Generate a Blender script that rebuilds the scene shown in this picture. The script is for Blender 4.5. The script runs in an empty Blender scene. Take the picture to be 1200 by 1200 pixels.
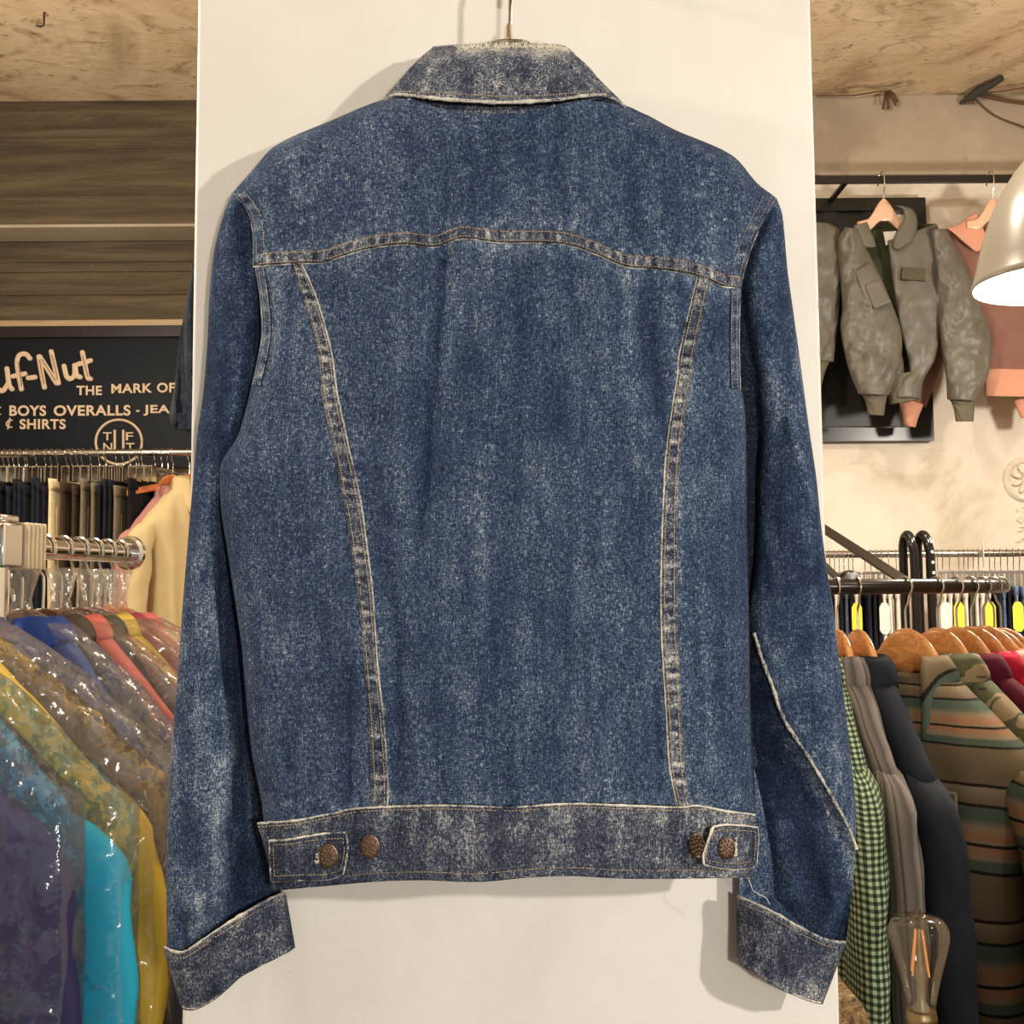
import bpy, bmesh, math, random
from mathutils import Vector, noise as mnoise

# ------------------------------------------------------------------ setup
sc = bpy.context.scene
col = sc.collection
R = math.radians
random.seed(7)

# ------------------------------------------------------------------ camera model
F = 1258.0
CAM = Vector((0.0, 0.0, 1.50))
PITCH, ROLL = R(4.3), R(0.4)
_r0 = Vector((1, 0, 0)); _f = Vector((0, math.cos(PITCH), math.sin(PITCH))); _u0 = Vector((0, -math.sin(PITCH), math.cos(PITCH)))
_r = math.cos(ROLL) * _r0 - math.sin(ROLL) * _u0
_u = math.sin(ROLL) * _r0 + math.cos(ROLL) * _u0

def P(px, py, d):
    """photo pixel (1200 frame) at the distance d in front of the lens -> a point of the place"""
    v = _r * ((px - 600) / F) + _u * ((600 - py) / F) + _f
    return CAM + v * (d / v.y)

cam = bpy.data.cameras.new('camera'); cam.sensor_width = 36; cam.lens = F / 1200 * 36
camo = bpy.data.objects.new('camera', cam); col.objects.link(camo)
from mathutils import Matrix
m = Matrix.Identity(4)
for i in range(3):
    m[i][0] = _r[i]; m[i][1] = _u[i]; m[i][2] = -_f[i]; m[i][3] = CAM[i]
camo.matrix_world = m
cam.clip_start = 0.02
sc.camera = camo
vs = sc.view_settings
vs.view_transform = 'Standard'; vs.look = 'None'; vs.gamma = 1; vs.use_curve_mapping = False; vs.exposure = 0.0

# ------------------------------------------------------------------ mesh helpers
class MB:
    def __init__(s, cloth=False): s.v = []; s.f = []; s.w = []; s.c = []; s.cloth = cloth
    def add(s, vs, fs, w=None):
        b = len(s.v); s.v += [Vector(x) for x in vs]; s.f += [tuple(b + i for i in f) for f in fs]
        s.w += (w if w is not None else [0.0] * len(vs)); s.c += [(0.0, 0.0, 0.0)] * len(vs); return s
    def box(s, c, size, rot=None):
        hx, hy, hz = (q / 2 for q in size); pts = []
        for x in (-hx, hx):
            for y in (-hy, hy):
                for z in (-hz, hz):
                    p = Vector((x, y, z))
                    if rot is not None: p = rot @ p
                    pts.append(p + Vector(c))
        return s.add(pts, [(0, 1, 3, 2), (4, 6, 7, 5), (0, 4, 5, 1), (2, 3, 7, 6), (0, 2, 6, 4), (1, 5, 7, 3)])
    def tube(s, pts, r, n=10, closed=False, caps=True, flat=None):
        pts = [Vector(p) for p in pts]; N = len(pts); rr = r if isinstance(r, (list, tuple)) else [r] * N
        rings = []; up = None
        for i, p in enumerate(pts):
            a = pts[(i - 1) % N] if (closed or i > 0) else p
            b = pts[(i + 1) % N] if (closed or i < N - 1) else p
            t = (b - a)
            if t.length < 1e-9: t = Vector((0, 0, 1))
            t.normalize()
            if up is None:
                up = Vector((0, 1, 0)) if abs(t.y) < .9 else Vector((1, 0, 0))
            up = (up - t * up.dot(t))
            if up.length < 1e-6: up = t.orthogonal()
            up.normalize(); sd = t.cross(up)
            rings.append([p + (math.cos(2 * math.pi * k / n) * sd + math.sin(2 * math.pi * k / n) * up * (flat or 1)) * rr[i] for k in range(n)])
        vs = [q for ring in rings for q in ring]; fs = []
        for i in range(N if closed else N - 1):
            j = (i + 1) % N
            for k in range(n):
                l = (k + 1) % n
                fs.append((i * n + k, i * n + l, j * n + l, j * n + k))
        if caps and not closed:
            fs.append(tuple(range(n - 1, -1, -1))); fs.append(tuple((N - 1) * n + k for k in range(n)))
        return s.add(vs, fs)
    def lathe(s, prof, c=(0, 0, 0), n=32, axis='z', close=False):
        c = Vector(c); vs = []; fs = []
        for r, z in prof:
            for k in range(n):
                a = 2 * math.pi * k / n
                q = Vector((r * math.cos(a), r * math.sin(a), z))
                if axis == 'y': q = Vector((q.x, q.z, q.y))
                if axis == 'x': q = Vector((q.z, q.x, q.y))
                vs.append(c + q)
        for i in range(len(prof) - 1):
            for k in range(n):
                l = (k + 1) % n
                fs.append((i * n + k, i * n + l, (i + 1) * n + l, (i + 1) * n + k))
        if close:
            fs.append(tuple(range(n - 1, -1, -1))); fs.append(tuple((len(prof) - 1) * n + k for k in range(n)))
        return s.add(vs, fs)
    def grid(s, rows, w=None, closed=False):
        if s.cloth and closed:      # the cloth's own seam lies at the back
            rows = [r[len(r) // 4:] + r[:len(r) // 4] for r in rows]
        h = len(rows); n = len(rows[0]); fs = []; b0 = len(s.v)
        cc_ = None
        if s.cloth:
            V = Vector; us = [0.0]; mid = rows[h // 2]
            for k in range(1, n): us.append(us[-1] + (V(mid[k]) - V(mid[k - 1])).length)
            vs_ = [0.0]
            for i in range(1, h): vs_.append(vs_[-1] + max((V(rows[i][n // 4]) - V(rows[i - 1][n // 4])).length, (V(rows[i][n // 2]) - V(rows[i - 1][n // 2])).length))
            cc_ = [(us[k], vs_[i], 0.0) for i in range(h) for k in range(n)]
        for i in range(h - 1):
            for k in range(n if closed else n - 1):
                l = (k + 1) % n
                fs.append((i * n + k, i * n + l, (i + 1) * n + l, (i + 1) * n + k))
        s.add([q for r in rows for q in r], fs, [x for r in w for x in r] if w else None)
        if cc_: s.c[b0:b0 + len(cc_)] = cc_
        return s
    def prism(s, outline, ext):
        """outline: list of points, ext: vector of extrusion"""
        n = len(outline); o = [Vector(p) for p in outline]; e = Vector(ext)
        vs = o + [p + e for p in o]
        fs = [tuple(range(n)), tuple(range(2 * n - 1, n - 1, -1))]
        for i in range(n):
            j = (i + 1) % n; fs.append((i, i + n, j + n, j))
        return s.add(vs, fs)

def world_loc(o):
    v = Vector((0, 0, 0))
    while o is not None:
        v += o.location; o = o.parent
    return v

def obj(name, mb, mat, parent=None, smooth=True, bevel=0, solid=0, sub=0, angle=40, local=False):
    me = bpy.data.meshes.new(name)
    off = Vector((0, 0, 0)) if (parent is None or local) else world_loc(parent)
    me.from_pydata([tuple(v - off) for v in mb.v], [], mb.f)
    if any(mb.w):
        at = me.attributes.new('wear_shade', 'FLOAT', 'POINT')
        at.data.foreach_set('value', mb.w)
    if mb.cloth:
        at = me.attributes.new('cloth', 'FLOAT_VECTOR', 'POINT'); at.data.foreach_set('vector', [x for c in mb.c for x in c])
    bm = bmesh.new(); bm.from_mesh(me); bmesh.ops.recalc_face_normals(bm, faces=bm.faces); bm.to_mesh(me); bm.free()
    o = bpy.data.objects.new(name, me); col.objects.link(o)
    if mat is not None: me.materials.append(mat)
    if parent is not None: o.parent = parent
    if solid:
        md = o.modifiers.new('solid', 'SOLIDIFY'); md.thickness = solid; md.offset = 0
    if bevel:
        md = o.modifiers.new('bevel', 'BEVEL'); md.width = bevel; md.segments = 2; md.limit_method = 'ANGLE'
    if sub:
        md = o.modifiers.new('sub', 'SUBSURF'); md.levels = sub; md.render_levels = sub
    if smooth:
        me.shade_smooth()
        if angle < 180:
            me.set_sharp_from_angle(angle=R(angle))
    return o

def tag(o, label, cat, group=None):
    o['label'] = label; o['category'] = cat
    if group: o['group'] = group
    return o

def thing(name, label, cat, loc=(0, 0, 0), rotz=0, group=None):
    o = bpy.data.objects.new(name, None); col.objects.link(o); o.location = loc; o.rotation_euler = (0, 0, rotz)
    o.empty_display_size = .05
    return tag(o, label, cat, group)

def struct(name, mb, mat, **k):
    o = obj(name, mb, mat, **k); o['kind'] = 'structure'; return o

_mc = {}
def dup(root, loc, rotz=0, label=None, group=None, swap=None, scale=None):
    """a copy of a thing, its parts and their sub-parts; swap exchanges materials"""
    def cp(o, par):
        c = o.copy(); col.objects.link(c)
        if par is not None: c.parent = par
        if swap and o.type == 'MESH' and o.data.materials and o.data.materials[0].name in swap:
            key = (o.data.name, swap[o.data.materials[0].name].name)
            if key not in _mc:
                d = o.data.copy(); d.materials[0] = swap[o.data.materials[0].name]; _mc[key] = d
            c.data = _mc[key]
        for ch in list(o.children): cp(ch, c)
        return c
    r = cp(root, None); r.location = loc; r.rotation_euler = (0, 0, rotz)
    if scale: r.scale = scale
    if label: r['label'] = label
    if group: r['group'] = group
    return r

def cr(pts, n):
    """n points evenly along a smooth curve through pts"""
    pts = [Vector(p) for p in pts]
    if len(pts) == 2: return [pts[0].lerp(pts[1], i / (n - 1)) for i in range(n)]
    t = [0]
    for a, b in zip(pts, pts[1:]): t.append(t[-1] + max((b - a).length, 1e-6))
    T = t[-1]; out = []; k = 0; m_ = []
    for i in range(len(pts)):
        a = max(i - 1, 0); b = min(i + 1, len(pts) - 1); m_.append((pts[b] - pts[a]) / (t[b] - t[a]))
    for i in range(n):
        s = T * i / (n - 1)
        while k < len(pts) - 2 and s > t[k + 1]: k += 1
        h = t[k + 1] - t[k]; u = (s - t[k]) / h
        out.append((2*u**3 - 3*u*u + 1) * pts[k] + (u**3 - 2*u*u + u) * h * m_[k] + (-2*u**3 + 3*u*u) * pts[k + 1] + (u**3 - u*u) * h * m_[k + 1])
    return out

def crm(A, B, n):
    """two matched point lists resampled with one parameter"""
    C = cr([Vector((a[0], a[1], b[0], b[1])) for a, b in zip(A, B)], n)
    return [(c[0], c[1]) for c in C], [(c[2], c[3]) for c in C]

def lin(tab, x):
    if x <= tab[0][0]: return tab[0][1]
    for (a, va), (b, vb) in zip(tab, tab[1:]):
        if x <= b: return va + (vb - va) * (x - a) / (b - a)
    return tab[-1][1]

def nz(x, y, z=0.0): return mnoise.noise(Vector((x, y, z)))
def fbm(x, y, z=0.0): return nz(x, y, z) + .5 * nz(2.1 * x, 2.1 * y, z + 5) + .25 * nz(4.3 * x, 4.3 * y, z + 9)

def puff(A, B, dc, hf, hb, nv, nu=22, disp=None, tilt=0.0, pw=1.0, mb=None, wear_shade=None, caps=True):
    """closed cloth tube between two photo outlines A (left) and B (right); dc depth of its middle, hf / hb how far it swells to front / back"""
    L, Rr = crm(A, B, nv); mb = mb or MB(); rows = []; ws = []
    for i in range(nv):
        v = i / (nv - 1); row = []; wr = []
        d0 = dc(v) if callable(dc) else dc; f = hf(v) if callable(hf) else hf; b = hb(v) if callable(hb) else hb
        for k in range(2 * nu):
            a = math.pi * k / nu
            u = .5 - .5 * math.cos(a); sgn = 1 if k <= nu else -1
            x = L[i][0] + (Rr[i][0] - L[i][0]) * u; y = L[i][1] + (Rr[i][1] - L[i][1]) * u
            s = abs(math.sin(a)) ** pw
            d = d0 + tilt * u - (f * s if sgn > 0 else -b * s)
            if disp and sgn > 0: d += disp(x, y, u, v) * min(1, s * 2)
            row.append(P(x, y, d)); wr.append(wear_shade(x, y, u, v) if wear_shade and sgn > 0 else 0.0)
        rows.append(row); ws.append(wr)
    mb.grid(rows, ws, closed=True)
    if caps:
        n = 2 * nu; b = len(mb.v) - nv * n
        mb.f.append(tuple(b + k for k in range(n))); mb.f.append(tuple(b + (nv - 1) * n + k for k in range(n - 1, -1, -1)))
    return mb

def coons(top, bot, left, right, nu, nv, dfn, wear_shade=None, mb=None):
    T = cr([(p[0], p[1], 0) for p in top], nu); Bo = cr([(p[0], p[1], 0) for p in bot], nu)
    L = cr([(p[0], p[1], 0) for p in left], nv); Rr = cr([(p[0], p[1], 0) for p in right], nv)
    mb = mb or MB(); rows = []; ws = []
    for i in range(nv):
        v = i / (nv - 1); row = []; wr = []
        for k in range(nu):
            u = k / (nu - 1)
            q = (1 - v) * T[k] + v * Bo[k] + (1 - u) * L[i] + u * Rr[i] - ((1 - u) * (1 - v) * T[0] + u * (1 - v) * T[-1] + (1 - u) * v * Bo[0] + u * v * Bo[-1])
            row.append(P(q.x, q.y, dfn(q.x, q.y))); wr.append(wear_shade(q.x, q.y) if wear_shade else 0.0)
        rows.append(row); ws.append(wr)
    return mb.grid(rows, ws)

# ------------------------------------------------------------------ material helpers
class NT:
    def __init__(s, name):
        s.m = bpy.data.materials.new(name); s.m.use_nodes = True; s.t = s.m.node_tree; s.t.nodes.clear()
        s.out = s.n('ShaderNodeOutputMaterial')
    def n(s, typ, **k):
        q = s.t.nodes.new(typ)
        for a, b in k.items(): setattr(q, a, b)
        return q
    def l(s, a, b): s.t.links.new(a, b)
    def coord(s, scale=(1, 1, 1), rot=(0, 0, 0), kind='Object'):
        tc = s.n('ShaderNodeTexCoord'); mp = s.n('ShaderNodeMapping'); mp.inputs['Scale'].default_value = scale; mp.inputs['Rotation'].default_value = rot
        s.l(tc.outputs[kind], mp.inputs['Vector']); return mp.outputs[0]
    def noise(s, vec, scale=1, detail=2, rough=.5, dist=0):
        q = s.n('ShaderNodeTexNoise'); q.inputs['Scale'].default_value = scale; q.inputs['Detail'].default_value = detail
        q.inputs['Roughness'].default_value = rough; q.inputs['Distortion'].default_value = dist
        s.l(vec, q.inputs['Vector']); return q.outputs[0]
    def math(s, op, a, b=0.0, clamp=False):
        q = s.n('ShaderNodeMath', operation=op); q.use_clamp = clamp
        for i, x in enumerate((a, b)):
            if isinstance(x, (int, float)): q.inputs[i].default_value = x
            else: s.l(x, q.inputs[i])
        return q.outputs[0]
    def ramp(s, fac, stops, interp='LINEAR'):
        q = s.n('ShaderNodeValToRGB'); q.color_ramp.interpolation = interp; e = q.color_ramp.elements
        while len(e) > len(stops): e.remove(e[-1])
        while len(e) < len(stops): e.new(1)
        for x, (p, c) in zip(e, stops): x.position = p; x.color = (*c, 1) if len(c) == 3 else c
        s.l(fac, q.inputs[0]); return q.outputs[0]
    def mix(s, fac, a, b, mode='MIX'):
        q = s.n('ShaderNodeMix', data_type='RGBA', blend_type=mode)
        for i, x in ((0, fac), (6, a), (7, b)):
            if isinstance(x, (int, float)): q.inputs[i].default_value = x
            elif isinstance(x, tuple): q.inputs[i].default_value = (*x, 1)
            else: s.l(x, q.inputs[i])
        return q.outputs[2]
    def bump(s, h, strength=.3, dist=.01):
        q = s.n('ShaderNodeBump'); q.inputs['Strength'].default_value = strength; q.inputs['Distance'].default_value = dist
        s.l(h, q.inputs['Height']); return q.outputs[0]
    def bsdf(s, colr, rough=.8, metal=0, normal=None, **k):
        q = s.n('ShaderNodeBsdfPrincipled')
        if isinstance(colr, tuple): q.inputs['Base Color'].default_value = (*colr, 1)
        else: s.l(colr, q.inputs['Base Color'])
        if isinstance(rough, (int, float)): q.inputs['Roughness'].default_value = rough
        else: s.l(rough, q.inputs['Roughness'])
        q.inputs['Metallic'].default_value = metal
        for a, b in k.items(): q.inputs[a.replace('_', ' ')].default_value = b
        if normal is not None: s.l(normal, q.inputs['Normal'])
        s.l(q.outputs[0], s.out.inputs[0]); return q

def srgb(r, g, b):
    f = lambda c: (c / 255 / 12.92) if c / 255 <= .04045 else ((c / 255 + .055) / 1.055) ** 2.4
    return (f(r), f(g), f(b))

def denim(name, stops, bias=0.0, blotch=.28, salt=.95, streak=.30, off=0.0):
    t = NT(name); add = lambda a, b: t.math('ADD', a, b)
    def term(x, k): return t.math('MULTIPLY', t.math('SUBTRACT', x, .5), k)
    a = t.noise(t.coord((820, 820, 300)), 1, 2, .7); b = t.noise(t.coord((270, 270, 820)), 1, 2, .7)
    c = t.noise(t.coord((980, 980, 980)), 1, 2, .8)
    d = t.noise(t.coord((42, 42, 34)), 1, 5, .68); e = t.noise(t.coord((9, 9, 7)), 1, 3, .5, 1.0)
    f = t.noise(t.coord((130, 130, 9)), 1, 3, .6)
    v = add(term(a, 1.15 * salt), term(b, .8 * salt)); v = add(v, term(c, .85 * salt)); v = add(v, term(d, blotch)); v = add(v, term(e, blotch * .9)); v = add(v, term(f, streak))
    at = t.n('ShaderNodeAttribute', attribute_name='wear_shade')  # carries denim wear and the sleeves' painted-in shade
    v = add(v, t.math('MULTIPLY', at.outputs['Fac'], .5)); v = add(v, .5 + bias)
    colr = t.ramp(v, stops)
    h = add(t.math('MULTIPLY', a, .5), t.math('MULTIPLY', c, .5))
    t.bsdf(colr, .92, normal=t.bump(h, .35, .0012), Specular_IOR_Level=.15)
    return t.m

def cloth(name, c, var=.25, scale=60, rough=.9, bump=.2, weave=500, spec=.2):
    t = NT(name); n1 = t.noise(t.coord((scale,) * 3), 1, 4, .6); n2 = t.noise(t.coord((weave,) * 3), 1, 2, .6)
    k = t.math('ADD', t.math('MULTIPLY', t.math('SUBTRACT', n1, .5), var * 2), t.math('MULTIPLY', t.math('SUBTRACT', n2, .5), var * 2))
    k = t.math('ADD', k, 1.0)
    v = t.n('ShaderNodeVectorMath', operation='SCALE'); v.inputs[0].default_value = c; t.l(k, v.inputs['Scale'])
    t.bsdf(v.outputs[0], rough, normal=t.bump(n2, bump, .002), Specular_IOR_Level=spec)
    return t.m

def plain(name, c, rough=.5, metal=0, var=.1, scale=80, bump=0.0, **k):
    t = NT(name); n1 = t.noise(t.coord((scale,) * 3), 1, 4, .6)
    f = t.math('ADD', t.math('MULTIPLY', t.math('SUBTRACT', n1, .5), var * 2), 1.0)
    v = t.n('ShaderNodeVectorMath', operation='SCALE'); v.inputs[0].default_value = c; t.l(f, v.inputs['Scale'])
    t.bsdf(v.outputs[0], rough, metal, normal=t.bump(n1, bump, .002) if bump else None, **k)
    return t.m

def wood(name, dark, light, rough=.35, sc_=(40, 40, 8)):
    t = NT(name); n1 = t.noise(t.coord(sc_), 1, 4, .6, 1.5)
    t.bsdf(t.ramp(n1, [(.3, dark), (.7, light)]), rough, Coat_Weight=.3, Coat_Roughness=.2)
    return t.m
# ------------------------------------------------------------------ materials of the setting
def plaster(name, base, dark, light, sc1=2.2, bump=.25, stain=.5):
    t = NT(name)
    a = t.noise(t.coord((sc1,) * 3), 1, 5, .55, .6); b = t.noise(t.coord((22,) * 3), 1, 4, .6); c = t.noise(t.coord((160,) * 3), 1, 3, .6)
    k = t.ramp(a, [(.36, dark), (.46, base), (.56, base), (.66, light)])
    k = t.mix(t.math('MULTIPLY', t.math('SUBTRACT', b, .45, True), stain), k, tuple(x * .55 for x in dark))
    h = t.math('ADD', t.math('MULTIPLY', b, .7), t.math('MULTIPLY', c, .3))
    t.bsdf(k, .88, normal=t.bump(h, bump, .01), Specular_IOR_Level=.2)
    return t.m

M_floor = wood('floor_boards', (.10, .06, .035), (.20, .13, .08), .5, (3, 30, 30))

def ceiling_mat():
    t = NT('stained_concrete')
    v = t.coord((1, 1, 1))
    a = t.noise(t.coord((1.6, 1.6, 1.6)), 1, 6, .6, 1.2); b = t.noise(t.coord((5, 9, 5)), 1, 4, .6, 1.5); c = t.noise(t.coord((24,) * 3), 1, 3, .6)
    k = t.ramp(a, [(.30, srgb(150, 122, 92)), (.45, srgb(196, 170, 136)), (.55, srgb(205, 182, 150)), (.70, srgb(168, 146, 112))])
    k = t.mix(t.math('MULTIPLY', t.math('SUBTRACT', b, .55, True), 5.0, True), k, srgb(122, 102, 74))
    k = t.mix(t.math('MULTIPLY', t.math('SUBTRACT', c, .62, True), 5.0, True), k, srgb(80, 62, 44))
    h = t.math('ADD', b, t.math('MULTIPLY', c, .5))
    t.bsdf(k, .9, normal=t.bump(h, .3, .02))
    return t.m
M_ceil = ceiling_mat()

def beam_mat():
    t = NT('board_marked_concrete')
    a = t.noise(t.coord((1.5, 3, 22)), 1, 5, .65, .6); b = t.noise(t.coord((9, 9, 16)), 1, 5, .7, .5); c = t.noise(t.coord((60, 60, 90)), 1, 3, .6)
    k = t.ramp(a, [(.32, srgb(62, 52, 38)), (.5, srgb(80, 68, 50)), (.68, srgb(100, 87, 65))])
    k = t.mix(t.math('MULTIPLY', t.math('SUBTRACT', b, .60, True), 4.0, True), k, srgb(48, 38, 28))
    k = t.mix(t.math('MULTIPLY', t.math('SUBTRACT', c, .66, True), 4.0, True), k, srgb(160, 140, 110))
    t.bsdf(k, .8, normal=t.bump(t.math('ADD', a, b), .5, .02))
    return t.m
M_beam = beam_mat()
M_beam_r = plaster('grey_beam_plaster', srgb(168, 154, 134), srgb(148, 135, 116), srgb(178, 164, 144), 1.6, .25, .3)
M_wall = plaster('patched_cream_plaster', srgb(232, 220, 202), srgb(206, 192, 170), srgb(240, 230, 214), 2.6, .2, .25)
M_side = plaster('side_plaster', srgb(190, 170, 140), srgb(150, 130, 100), srgb(205, 186, 158))
M_oak = wood('pale_trim', srgb(150, 126, 96), srgb(186, 160, 126), .5, (3, 60, 60))
M_black = plain('black_metal', (.012, .011, .010), .35, 0, .2)
M_chrome = plain('chrome', (.78, .76, .72), .10, 1, .05)
M_steel = plain('wire_steel', (.60, .57, .52), .22, 1, .05)
M_brass = plain('aged_brass', (.30, .22, .11), .38, 1, .25)

# ------------------------------------------------------------------ the setting
def fill_box(mb, x0, x1, y0, y1, z0, z1): return mb.box(((x0 + x1) / 2, (y0 + y1) / 2, (z0 + z1) / 2), (x1 - x0, y1 - y0, z1 - z0))
ZC = P(100, 118, 4.0).z
XW = 3.4
struct('floor', fill_box(MB(), -XW, XW, -2.6, 4.6, -.1, 0), M_floor, smooth=False)
struct('ceiling', fill_box(MB(), -XW, XW, -2.6, 4.6, ZC, ZC + .1), M_ceil, smooth=False)
struct('wall_left', fill_box(MB(), -XW - .1, -XW, -2.6, 4.6, 0, ZC), M_side, smooth=False)
struct('wall_right', fill_box(MB(), XW, XW + .1, -2.6, 4.6, 0, ZC), M_side, smooth=False)
struct('wall_back_left', fill_box(MB(), -XW, 0, 4.24, 4.4, 0, ZC), M_wall, smooth=False)
struct('wall_back_right', fill_box(MB(), 0.002, XW, 4.10, 4.4, 0, ZC), M_wall, smooth=False)
# left: deep dark beam in front, a second one behind it above the sign
zb = P(100, 262, 4.0).z
mb = fill_box(MB(), -XW, 0, 4.0, 4.23, zb, ZC - .001)
for py in (174, 228):
    z = P(100, py, 4.0).z; fill_box(mb, -XW, 0, 3.996, 4.01, z - .003, z + .003)
struct('beam', mb, M_beam, smooth=False)
struct('painted_light_soffit', fill_box(MB(), -XW, -.002, 4.004, 4.168, zb - .012, zb - .0005), M_beam_r, smooth=False)  # light on the beam's underside, put in as a slab of lighter colour
zl = P(100, 379, 4.17).z
mb = fill_box(MB(), -XW, -.003, 4.17, 4.235, zl, zb - .014)
for py, hgt in ((306, .006), (318, .004), (345, .004)):
    z = P(100, py, 4.17).z; fill_box(mb, -XW, -.003, 4.160, 4.18, z - hgt, z + hgt)
struct('beam.001', mb, M_beam, smooth=False)
z0 = P(100, 383, 4.12).z; z1 = P(100, 374.5, 4.12).z
struct('trim_1', fill_box(MB(), -XW, -.004, 4.12, 4.168, z0, z1), M_oak, smooth=False, bevel=.004)
zr = P(1080, 204, 4.0).z
struct('beam.002', fill_box(MB(), .003, XW, 4.0, 4.098, zr, ZC - .001), M_beam_r, smooth=False)

# white pillar
PF = 0.965
pxl = (P(231, 0, PF).x + P(213, 1200, PF).x) / 2; pxr = (P(950.5, 0, PF).x + P(984, 1200, PF).x) / 2
def pillar_mat():
    t = NT('painted_white_pillar')
    tc = t.n('ShaderNodeTexCoord'); sp = t.n('ShaderNodeSeparateXYZ'); t.l(tc.outputs['Object'], sp.inputs[0])
    a = t.noise(t.coord((5, 5, 3)), 1, 5, .6, .5); b = t.noise(t.coord((60, 60, 60)), 1, 4, .65); c = t.noise(t.coord((320, 320, 260)), 1, 2, .6)
    k = t.ramp(a, [(.35, srgb(226, 220, 208)), (.5, srgb(232, 226, 214)), (.66, srgb(238, 232, 222))])
    e = t.math('SUBTRACT', t.math('ABSOLUTE', t.math('SUBTRACT', sp.outputs[0], (pxl + pxr) / 2)), (pxr - pxl) / 2 - .006)
    e = t.math('MULTIPLY', e, 160, True)
    e = t.math('MULTIPLY', e, t.math('MULTIPLY', t.math('SUBTRACT', PF + .012, sp.outputs[1]), 120, True))
    ch = t.noise(t.coord((60, 60, 22)), 1, 4, .7)
    chip = t.math('MULTIPLY', t.math('SUBTRACT', t.math('MULTIPLY', e, t.math('MULTIPLY', ch, 1.7)), .78, True), 7, True)
    k = t.mix(chip, k, srgb(150, 132, 104))
    h = t.math('ADD', t.math('MULTIPLY', b, .8), t.math('MULTIPLY', c, .25))
    h = t.math('SUBTRACT', h, t.math('MULTIPLY', chip, .8))
    t.bsdf(k, .55, normal=t.bump(h, .10, .004), Specular_IOR_Level=.35)
    return t.m
struct('pillar', fill_box(MB(), pxl, pxr, PF, PF + .5, .001, ZC - .001), pillar_mat(), smooth=True, bevel=.003)
# ------------------------------------------------------------------ the denim jacket
IND = [(.02, srgb(18, 24, 40)), (.36, srgb(37, 50, 75)), (.55, srgb(57, 73, 99)), (.74, srgb(103, 117, 133)), (.98, srgb(186, 192, 192))]
GRY = [(.02, srgb(22, 24, 37)), (.36, srgb(42, 48, 65)), (.55, srgb(68, 74, 89)), (.74, srgb(122, 125, 130)), (.98, srgb(206, 202, 192))]
M_den = denim('washed_indigo_denim', IND)
M_den_s = denim('sleeve_denim', IND, bias=.02, blotch=.6)
M_den_b = denim('band_denim', GRY, bias=.0, blotch=.65)
M_den_c = denim('collar_denim', GRY, bias=.03, blotch=.9)
M_seam = denim('seam_denim', GRY, bias=.04, blotch=.6, salt=.9)
M_edge = denim('worn_white_edge', [(.06, srgb(44, 52, 72)), (.30, srgb(98, 102, 108)), (.46, srgb(180, 175, 162)), (.9, srgb(228, 222, 206))], bias=.02, blotch=1.6, salt=.8)
M_thr = cloth('tan_thread', srgb(196, 172, 132), .25, 300, .8)
M_thrw = cloth('pale_thread', srgb(222, 214, 196), .2, 300, .8)
M_cop = plain('antique_copper', srgb(120, 98, 80), .42, .9, .25, 400, .2)
M_lin = denim('denim_inside', GRY, bias=-.22)

BL = [(56, 507), (82, 480), (115, 455), (118, 453), (143, 387), (172, 323), (200, 297), (225, 274), (238, 284), (252, 293), (293, 298), (353, 306), (393, 308), (427, 302), (450, 297), (480, 290), (512, 280), (540, 262), (552, 258), (600, 260), (645, 267), (700, 276), (755, 284), (825, 290), (887, 297), (937, 307), (960, 310), (1045, 320)]
BR = [(56, 660), (93, 700), (123, 733), (130, 740), (153, 790), (183, 857), (217, 889), (232, 908), (270, 888), (307, 874), (337, 868), (367, 867), (420, 866), (445, 866), (480, 872), (540, 874), (615, 875), (727, 877), (850, 879), (900, 882), (952, 885), (1028, 887)]
# folds: (points down the fold, depth in m (+ = valley), half width px)
FOLDS = [
    ([(519, 292), (516, 340), (508, 420), (502, 480), (496, 560), (488, 640)], .0035, 9),
    ([(534, 292), (532, 360), (522, 430)], -.0022, 11),
    ([(759, 322), (757, 380), (766, 440), (777, 520)], .0040, 11),
    ([(738, 322), (736, 390), (742, 450)], -.0022, 12),
    ([(660, 300), (668, 380), (705, 470), (738, 560), (752, 620)], .0022, 13),
    ([(700, 330), (722, 420), (745, 500)], -.0016, 12),
    ([(600, 300), (612, 400), (600, 520), (592, 640)], .0012, 16),
    ([(452, 640), (462, 760), (466, 860), (464, 940)], .0024, 8),
    ([(478, 800), (492, 860), (500, 930)], -.0015, 9),
    ([(766, 700), (768, 800), (772, 930)], .0022, 8),
    ([(330, 540), (372, 700), (398, 840), (408, 930)], .0014, 14),
    ([(322, 790), (328, 860), (350, 930), (358, 955)], .0024, 9),
    ([(410, 790), (410, 860), (406, 945)], .0026, 8),
    ([(838, 760), (854, 840), (872, 930)], .0026, 12),
    ([(815, 640), (820, 760), (826, 900)], -.0014, 14),
    ([(430, 130), (424, 200), (418, 280)], .0012, 14),
    ([(738, 210), (742, 250), (744, 305)], .0024, 8),
    ([(522, 190), (522, 240), (518, 278)], .0020, 9),
    ([(390, 230), (350, 262), (320, 290)], .0012, 9),
    ([(640, 700), (660, 820), (676, 935)], .0012, 18),
    ([(560, 720), (552, 830), (548, 935)], -.0012, 18),
]
def fold_off(px, py):
    d = 0.0
    for pts, amp, w in FOLDS:
        y0, y1 = pts[0][1], pts[-1][1]
        if y0 - 30 < py < y1 + 30:
            x = lin([(p[1], p[0]) for p in pts], py)
            s = (px - x) / w
            if abs(s) < 3:
                fade = min(1, max(0, (py - y0 + 30) / 40), ) * min(1, max(0, (y1 + 30 - py) / 60))
                d += amp * math.exp(-s * s) * fade
    return d

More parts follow.
